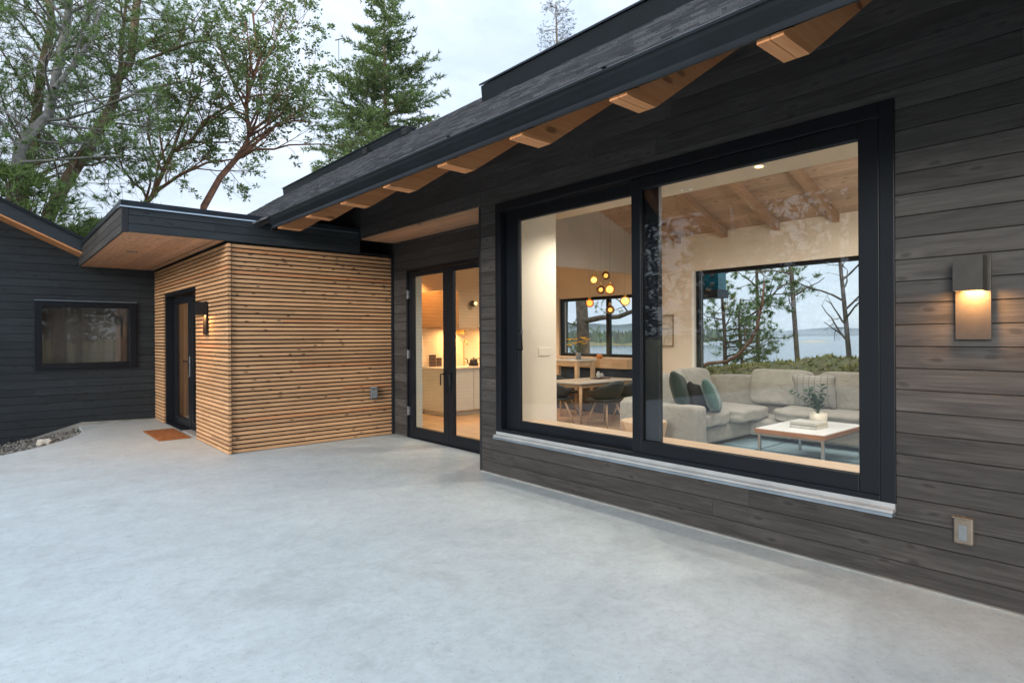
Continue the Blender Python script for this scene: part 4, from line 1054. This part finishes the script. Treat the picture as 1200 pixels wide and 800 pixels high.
def branch(wd, lv, pts, r0, r1, lvl, P, rg):
    n = len(pts); rad = [r0 + (r1 - r0) * i / (n - 1) for i in range(n)]
    wd.tube(pts, rad, 8 if r0 > .08 else (5 if r0 > .02 else 3), cap=False)
    L = sum((pts[i + 1] - pts[i]).length for i in range(n - 1))
    if lvl >= P['depth']:
        for k in range(P['leaf']):
            f = rg.uniform(.25, 1.0); i = min(n - 2, int(f * (n - 1))); p = pts[i].lerp(pts[i + 1], f * (n - 1) - i)
            d = (pts[i + 1] - pts[i]).normalized()
            if P['kind'] == 'leaf': rosette(lv, p, rg, P['size'], P['per'])
            else: tuft(lv, p, d, rg, P['size'], P['per'], P.get('w', .05))
        return
    m = P['kids'][lvl] if isinstance(P['kids'][lvl], int) else max(1, int(L * P['kids'][lvl]))
    st = P['start'][lvl]
    for k in range(m):
        f = st + (1 - st) * (k + rg.random()) / m; i = min(n - 2, int(f * (n - 1))); p = pts[i].lerp(pts[i + 1], f * (n - 1) - i)
        t = (pts[i + 1] - pts[i]).normalized(); side = Vector((rg.gauss(0, 1), rg.gauss(0, 1), rg.gauss(0, .6)))
        side = side - t * side.dot(t)
        if side.length < .05: continue
        d = t * P['fwd'] + side.normalized() + Vector((0, 0, P['lift'][lvl]))
        l = P['len'][lvl] * rg.uniform(.55, 1.2) * (1.15 - .55 * f)
        rr = min((r0 + (r1 - r0) * f) * .62, P['rad'][lvl]); 
        if P.get('bare') and rg.random() < P['bare'] and lvl == P['depth'] - 1:
            wd.tube(path(p, d, l, 4, rg, P['wob'], .0), [rr, rr * .7, rr * .5, rr * .35, rr * .2], 3, cap=False); continue
        branch(wd, lv, path(p, d, l, 5, rg, P['wob'], P['droop'][lvl]), rr, rr * .3, lvl + 1, P, rg)
def tree(name, limbs, bark, leafmat, P, label, cat='tree', group=None, seed=1):
    rg = random.Random(seed); wd = MB(); lv = MB()
    for pts, r0, r1 in limbs: branch(wd, lv, [Vector(p) for p in pts], r0, r1, 0, P, rg)
    base = Vector(limbs[0][0][0]); t = thing(name, base, label, cat, group)
    wd.build('trunk', bark, t, True); lv.build('crown', leafmat, t)
    return t
def limb(Y, pix, dy=0.0, ground=None, f=aty):
    """photo track of a limb laid out at its own distance; dy lets it swing nearer or farther"""
    n = len(pix); out = []
    for i, (u, v) in enumerate(pix): out.append(f(u, v, Y + dy * i / (n - 1)))
    if ground is not None: b0 = out[0]; out = [Vector((b0.x - .2 * (out[1].x - b0.x), b0.y, ground))] + out
    return out
PM = dict(depth=3, kids=[1.8, 3.1, 4], start=[.30, .2, .2], fwd=.9, lift=[.15, .25, .2], len=[2.6, 1.35, .62], rad=[.042, .017, .008], wob=.30, droop=[.05, .05, .02], leaf=3, per=8, size=.125, kind='leaf', bare=.35)
PP = dict(depth=3, kids=[2.6, 4.2, 6], start=[.22, .10, .10], fwd=.7, lift=[-.05, .05, .05], len=[2.6, 1.2, .5], rad=[.032, .014, .007], wob=.24, droop=[-.03, -.02, .03], leaf=4, per=10, size=.16, kind='needle', bare=.36, w=.045)
grp = 'tall trees behind the house'
Y1, Y2, Y3, Y4 = 15.5, 18.0, 20.0, 19.0
tree('fir_tree', [(limb(Y1, [(12, 300), (16, 222), (24, 174), (39, 153), (57, 135), (64, 99), (70, 66), (78, 30), (84, -20)], .4, -.3), 0.130, 0.062),
                  (limb(Y1, [(64, 104), (90, 72), (111, 39), (117, 10)], 1.2), 0.055, 0.030),
                  (limb(Y1, [(24, 190), (60, 188), (110, 184), (142, 183)], -1.0), 0.030, 0.012), (limb(Y1, [(22, 208), (70, 214), (128, 215)], -1.2), 0.019, 0.007)],
     'bark_grey', 'needle_pine', dict(PP, kids=[2.1, 4.0, 6]), 'leaning grey-barked conifer with a forked trunk, leftmost behind the roofs', group=grp, seed=11)
tree('fir_tree', [(limb(Y2, [(24, 280), (28, 216), (39, 168), (49, 81), (61, 30), (54, -30)], 1.0, -.2), 0.143, 0.078)], 'bark_brown', 'needle_pine', dict(PP), 'upright reddish-brown conifer right behind the leaning grey trunk', group=grp, seed=12)
tree('fir_tree', [(limb(Y2, [(50, 270), (67, 231), (87, 198), (105, 171), (120, 144), (133, 120), (138, 93), (153, 72), (157, 39), (163, -25)], .6, -.2), 0.165, 0.090),
                  (limb(Y2, [(140, 95), (142, 60), (146, 20), (150, -20)], -.8), 0.055, 0.030), (limb(Y2, [(158, 75), (190, 63), (225, 50), (250, 47)], -1.0), 0.044, 0.015), (limb(Y2, [(134, 120), (170, 105), (205, 98), (232, 92)], .9), 0.039, 0.012)],
     'bark_brown', 'needle_pine', dict(PP, kids=[2.1, 4.0, 6]), 'tall conifer with a thick brown trunk slanting to the right', group=grp, seed=13)
tree('arbutus_tree', [(limb(Y3, [(162, 270), (168, 240), (178, 230), (202, 178), (227, 162), (239, 142), (271, 122)], -.6, -.1), 0.094, 0.030), (limb(Y3, [(172, 238), (186, 222), (211, 205), (242, 191), (280, 186)], 1.2), 0.066, 0.024), (limb(Y3, [(202, 178), (215, 140), (232, 110), (240, 70)], .6), 0.050, 0.018)],
     'bark_red', 'leaf_madrone', dict(PM), 'low spreading red-barked tree in the middle of the group', group=grp, seed=14)
tree('arbutus_tree', [(limb(Y4, [(232, 262), (239, 242), (258, 208), (277, 186), (289, 169), (292, 153), (289, 134), (289, 116), (297, 91), (305, 66), (300, 47), (296, 15)], .3, -.1), 0.110, 0.030),
                      (limb(Y4, [(277, 187), (296, 172), (317, 150), (346, 141), (367, 144)], -1.2), 0.055, 0.012), (limb(Y4, [(292, 156), (317, 137), (330, 122), (352, 109), (367, 88)], 1.2), 0.050, 0.015),
                      (limb(Y4, [(282, 182), (300, 175), (321, 175), (339, 170), (374, 169), (386, 170), (396, 182)], -.5), 0.044, 0.009), (limb(Y4, [(298, 88), (318, 60), (330, 30), (338, 5)], .8), 0.039, 0.012), (limb(Y4, [(292, 120), (272, 95), (262, 70), (250, 55)], .8), 0.033, 0.012)],
     'bark_red', 'leaf_madrone', dict(PM), 'red-barked arbutus with a slanting trunk and a tall airy leafy top', group=grp, seed=15)
# conical fir
def conifer(name, base, H, Rb, mat, bark, label, seed, nb=110, prof=None, start=.12, size=.26, group=None, r0=.16, per=7, sprays=13, w=.10):
    rg = random.Random(seed); wd = MB(); lv = MB(); base = Vector(base)
    tp = [base + Vector((.03 * math.sin(q * 5) * H * .1, 0, H * q)) for q in (0, .2, .4, .6, .8, 1)]
    wd.tube(tp, [r0 * (1 - .93 * q) for q in (0, .2, .4, .6, .8, 1)], 8)
    for k in range(nb):
        f = start + (1 - start) * (k + rg.random()) / nb; a = rg.uniform(0, 6.283); h = H * f
        L = Rb * (prof(f) if prof else (1 - f) ** .8) * rg.uniform(.55, 1.15) + .12
        p = base + Vector((0, 0, h)); d = Vector((math.cos(a), math.sin(a), .35 - .45 * (1 - f)))
        pts = path(p, d, L, 6, rg, .10, -.015 if f < .6 else .03)
        wd.tube(pts, [max(.006, .03 * (1 - f) + .01) * (1 - .8 * i / 6) for i in range(7)], 3, cap=False)
        ns = max(4, int(sprays * L / Rb * 1.5))
        for s in range(ns):
            q = .18 + .82 * s / ns; i = min(5, int(q * 6)); c = pts[i].lerp(pts[i + 1], q * 6 - i); t = (pts[i + 1] - pts[i]).normalized()
            sd_ = Vector((-t.y, t.x, 0)) * rg.choice((-1, 1)); dd = (t * .7 + sd_ * .8 + Vector((0, 0, rg.uniform(-.25, .3)))).normalized(); l = .42 * L * (1.05 - q * .75) * rg.uniform(.5, 1.1) + .06
            for z in range(max(2, int(l / .12))):
                cc = c + dd * l * (z + .5) / max(2, int(l / .12)); tuft(lv, cc, dd, rg, size, per, w)
    t = thing(name, base, label, 'tree', group); wd.build('trunk', bark, t, True); lv.build('crown', mat, t); return t
p = aty(452, 165, 27.0); top = aty(449, -38, 27.0)
conifer('fir_tree', (p.x, 27.0, -.2), top.z + .2, 4.9, 'needle_fir', 'bark_brown', 'single conical fir standing clear against the sky above the roof', 21, 190, lambda f: min(.9, 1.45 * (1 - f) ** .82), .42, .25, grp, .24, 8, 16, .11)
p = aty(653, 60, 44.0); top = aty(651, 3, 44.0)
tree('pine_tree', [([(p.x, 44, 0), (p.x, 44, p.z - 1.5), (p.x, 44.1, (p.z + top.z) / 2), (top.x, 44, top.z)], .22, .03)], 'bark_pine', 'needle_blue', dict(PP, kids=[1.1, 2.2, 3], start=[.30, .2, .2], len=[2.7, 1.2, .6], leaf=3, per=9, size=.22, bare=.3), 'small distant pine whose bare top shows above the skylight curb', group=grp, seed=31)
# lower greenery behind the roofs
def bush(base, size, n, mat, label, seed, grp_=None):
    rg = random.Random(seed); lv = MB(); wd = MB(); base = Vector(base)
    for k in range(n):
        a = rg.uniform(0, 6.283); q = rg.random() ** .5; f = rg.random(); e = math.sqrt(max(.05, 1 - (2 * f - .7) ** 2 * .6))
        c = base + Vector((math.cos(a) * size[0] * q * e, math.sin(a) * size[1] * q * e, size[2] * f))
        if k % 12 == 0: wd.tube([base + Vector((rg.uniform(-.2, .2), rg.uniform(-.2, .2), 0)), (base + c) / 2 + Vector((0, 0, .3)), c], [.05, .025, .008], 4, cap=False)
        tuft(lv, c, Vector((math.cos(a), math.sin(a), .3)), rg, .24, 9, .055)
    t = thing('evergreen_shrub', base, label, 'shrub', grp_); wd.build('trunk', 'bark_brown', t); lv.build('crown', mat, t); return t
for i, (u, v, Y, sx, sz, lab) in enumerate(((12, 300, 14.5, 1.8, 3.6, 'bushy yellow-green evergreen at the left edge above the gable roof'), (75, 300, 15.5, 1.6, 2.7, 'feathery evergreen rising over the low end of the gable roof'),
        (128, 290, 17.5, 1.8, 3.3, 'evergreen shrub showing above the corner of the canopy'), (215, 290, 21.0, 2.4, 3.6, 'evergreen shrub between the two red-barked trees'), (285, 290, 23.0, 2.2, 3.2, 'evergreen shrub at the foot of the slanting arbutus'))):
    p = aty(u, v, Y); bush((p.x, Y, .8), (sx, sx * .8, sz), 1700, 'bush_green', lab, 50 + i, 'shrubs behind the roofs')
# sea-side trees
XG = 12.2
def seat(pix, X, dx=0.0): return limb(X, pix, dx, None, atx)
def zfoot(pts): return [Vector((pts[0].x, pts[0].y, gz(pts[0].x, pts[0].y) - .3))] + pts
grp2 = 'shore pines outside the view windows'
PS = dict(depth=3, kids=[2.8, 3.6, 5], start=[.30, .2, .2], fwd=.35, lift=[-.05, .05, .05], len=[1.5, .8, .38], rad=[.024, .012, .006], wob=.22, droop=[-.02, .0, .03], leaf=9, per=15, size=.12, kind='needle', bare=.12, w=.06)
tree('pine_tree', [(zfoot(seat([(935, 425), (931, 370), (927, 308), (922, 220), (920, 180)], 13.2)), .06, .04)], 'bark_pine', 'needle_pine', dict(PS, kids=[1.6, 2.6, 4], start=[.38, .2, .2], len=[1.0, .7, .35]), 'slim straight pine trunk in the middle of the view window', group=grp2, seed=61)
tree('dead_pine', [(zfoot(seat([(996, 425), (991, 370), (986, 320), (982, 280), (980, 230)], 12.9)), .062, .022)], 'bark_snag', 'needle_pine', dict(PS, kids=[4.6, 2.6, 3], start=[.25, .2, .2], len=[1.3, .5, .25], leaf=1, per=5, bare=.93, lift=[.25, .1, .1]), 'half-dead pine with bare ragged branches at the right of the view window', group=grp2, seed=62)
tree('pine_tree', [(zfoot(seat([(889, 425), (888, 370), (887, 320), (886, 270)], 14.0)), .06, .03)], 'bark_pine', 'needle_pine', dict(PS, kids=[3.2, 3.2, 4], leaf=4), 'bushy pine with a thin upright trunk left of the straight one', group=grp2, seed=63)
tree('pine_tree', [(zfoot(seat([(850, 425), (849, 385), (846, 345), (845, 320)], 12.8)), .06, .025)], 'bark_pine', 'needle_pine', dict(PS, kids=[5.0, 3.4, 4], start=[.12, .2, .2], leaf=4, len=[1.1, .7, .35]), 'dense young pine at the left edge of the view window', group=grp2, seed=64)
tree('pine_tree', [(zfoot(seat([(870, 425), (867, 395), (866, 370), (868, 350)], 13.6)), .05, .02), (seat([(866, 380), (890, 362), (915, 335), (945, 325)], 13.6, 0), .03, .01)], 'bark_pine', 'needle_pine', dict(PS, kids=[4.0, 3.2, 4], leaf=4, start=[.2, .2, .2], len=[1.1, .7, .35]), 'spreading pine with a long side limb behind the young one', group=grp2, seed=68)
tree('arbutus_tree', [(zfoot(seat([(800, 440), (830, 426), (851, 424), (865, 416), (878, 402), (887, 385), (893, 355), (896, 330)], 11.6, .6)), .055, .02)], 'bark_red', 'leaf_madrone', dict(PM, kids=[1.6, 2.6, 4], start=[.55, .3, .2], len=[.7, .4, .25], rad=[.02, .01, .006], leaf=2, per=6, size=.09), 'red-barked trunk bowing low over the mossy bank', group=grp2, seed=65)
tree('pine_tree', [(zfoot(seat([(684, 425), (683, 385), (681, 345), (678, 300)], 12.5)), .21, .15), (seat([(686, 376), (705, 372), (725, 371), (743, 364), (770, 352)], 12.5, -.4), .085, .04)], 'bark_pine', 'needle_pine', dict(PS, kids=[.9, 2.4, 4], start=[.5, .2, .2], leaf=2), 'thick mossy trunk with a level side limb outside the dining window', group=grp2, seed=66)
tree('pine_tree', [(zfoot(seat([(663, 430), (664, 390), (665, 340), (665, 310)], 15.5)), .06, .02)], 'bark_pine', 'needle_fir', dict(PS, kids=[4.4, 3.2, 4], start=[.12, .2, .2], leaf=4, len=[1.2, .7, .35]), 'bushy pine at the left edge of the dining window', group=grp2, seed=67)
# the teal box under the eave outside the view window
te = thing('eave_box', (9.0, 5.36, 1.85), 'teal glass panel box with four round bosses on a dark bracket outside the view window', 'eave box')
b = MB(); b.box(8.86, 9.10, 5.13, 5.60, 1.99, 2.32); b.build('panel', 'teal_glass', te)
b = MB(); b.box(8.80, 9.14, 5.11, 5.62, 1.85, 1.985); b.build('bracket', 'slate_metal', te)
b = MB(); b.box(8.86, 9.10, 5.13, 5.60, 2.321, 2.40); b.build('cap', 'slate_metal', te)
for (yy, zz) in ((5.24, 2.07), (5.40, 2.07), (5.24, 2.23), (5.40, 2.23)):
    b = MB(); b.soft((8.86, yy, zz), (.05, .075, .075), 2, 5); b.build('boss', 'clear_plastic', te, True)
# mast far behind
mp = aty(397, 62, 36); mt_ = aty(397, 47, 36)
ms = thing('antenna_mast', (mp.x, 36, 1.5), 'thin antenna mast with a short crossbar beside the conical fir', 'antenna')
b = MB(); b.tube([(mp.x, 36, 1.5), (mp.x, 36, mt_.z)], .025, 6); b.build('pole', 'grey_cover', ms)
b = MB(); a0, a1 = aty(393, 47.3, 36), aty(403, 44.8, 35.4); b.tube([a0, a1], .045, 6); b.build('crossbar', 'grey_cover', ms)
# woodland on the near side of the clearing (seen in the glass)
rg = random.Random(99); b = MB(); wd = MB()
for k in range(46):
    x = rg.uniform(-15, -9); y = rg.uniform(6.5, 27); H = rg.uniform(10, 15.5)
    if k >= 30: x = rg.uniform(-3.5, 12); y = rg.uniform(-16, -10)
    base = Vector((x, y, -.3))
    wd.tube([base, base + Vector((0, 0, H))], [.16, .02], 6)
    for q in range(760):
        f = .12 + .88 * rg.random(); a = rg.uniform(0, 6.28); L = 1.9 * (1 - f) ** .7 * rg.uniform(.3, 1.1) + .1
        tuft(b, base + Vector((math.cos(a) * L, math.sin(a) * L, H * f)), Vector((math.cos(a), math.sin(a), -.1)), rg, .34, 6, .20)
wf = b.build('woodland', 'needle_dark', None); wf['kind'] = 'stuff'
wd.build('trunks', 'bark_brown', wf)

# ------------------------------------------------------------------ sky, sun, camera
w = bpy.data.worlds.new('World'); SC.world = w; w.use_nodes = True
t = NT(w.node_tree); t.n.clear()
out = t.n.new('ShaderNodeOutputWorld'); bg = t.n.new('ShaderNodeBackground'); t.l.new(bg.outputs[0], out.inputs[0])
SUN_EL, SUN_AZ = R(15), R(247)          # azimuth measured clockwise from +Y
sky = t.n.new('ShaderNodeTexSky'); sky.sky_type = 'NISHITA'; sky.sun_disc = False; sky.sun_elevation = SUN_EL; sky.sun_rotation = SUN_AZ; sky.dust_density = 1.5
v = t.coord((1, 1, 2.6), 'Generated')
n1 = t.noise(v, 2.4, 7, .55, .5); n2 = t.noise(v, 6.0, 6, .6)
cl = t.mix(t.ramp(n2, [(.35, 0), (.65, 1)]), (4.6, 5.35, 6.5), (5.7, 6.35, 7.3))
cov = t.ramp(n1, [(.36, .70), (.56, .96)])
sep = t.a('ShaderNodeSeparateXYZ', None, Vector=t.coord((1, 1, 1), 'Generated'))
zz = t.math('MAXIMUM', sep.outputs[2], 0.0)
lum = t.math('ADD', t.math('MULTIPLY', t.math('MULTIPLY', zz, zz), 1.15), .98)      # overcast sky: brighter towards the zenith
cl = t.mix(1.0, cl, lum, 'MULTIPLY')
mixc = t.mix(cov, sky.outputs[0], cl)
t.set(bg.inputs[0], mixc); bg.inputs[1].default_value = .10
sd = bpy.data.lights.new('sun', 'SUN'); sd.energy = 1.5; sd.angle = R(18); sd.color = (1.0, .96, .90)
so = bpy.data.objects.new('sun', sd); COL.objects.link(so)
dv = Vector((math.sin(SUN_AZ) * math.cos(SUN_EL), math.cos(SUN_AZ) * math.cos(SUN_EL), math.sin(SUN_EL)))
so.rotation_euler = (-dv).to_track_quat('-Z', 'Y').to_euler()

HAZE = True
if HAZE:
    b = MB(); b.box(-400, 7000, -4000, 9900, -12, 24)
    m = bpy.data.materials.new('haze_air'); m.use_nodes = True; nt = NT(m.node_tree); nt.n.clear()
    o = nt.n.new('ShaderNodeOutputMaterial'); pv = nt.a('ShaderNodeVolumePrincipled', None, Color=(.86, .93, 1, 1), Density=.00018); nt.l.new(pv.outputs[0], o.inputs['Volume']); MATS['haze_air'] = m
    struct(b, 'haze', 'haze_air', 'stuff')

cam = bpy.data.cameras.new('camera'); co = bpy.data.objects.new('camera', cam); COL.objects.link(co)
cam.sensor_fit = 'HORIZONTAL'; cam.sensor_width = 36.0; cam.lens = F / 1200 * 36.0; cam.shift_y = -(400 - V0) / 1200
cam.clip_start = .05; cam.clip_end = 30000
co.location = (0, 0, 1.25 * K)
co.matrix_world = Matrix.Translation(co.location) @ Matrix.Rotation(-TH, 4, 'Z') @ Matrix.Rotation(R(90), 4, 'X') @ Matrix.Rotation(-.00518, 4, 'Z')
SC.camera = co
SC.view_settings.view_transform = 'Standard'; SC.view_settings.look = 'None'; SC.view_settings.exposure = 0.80; SC.view_settings.gamma = 1.0
SC.cycles.use_denoising = True; SC.cycles.max_bounces = 10; SC.cycles.transparent_max_bounces = 16; SC.cycles.diffuse_bounces = 4; SC.cycles.glossy_bounces = 4
SC.cycles.sample_clamp_indirect = 6.0; SC.cycles.caustics_reflective = False; SC.cycles.caustics_refractive = False
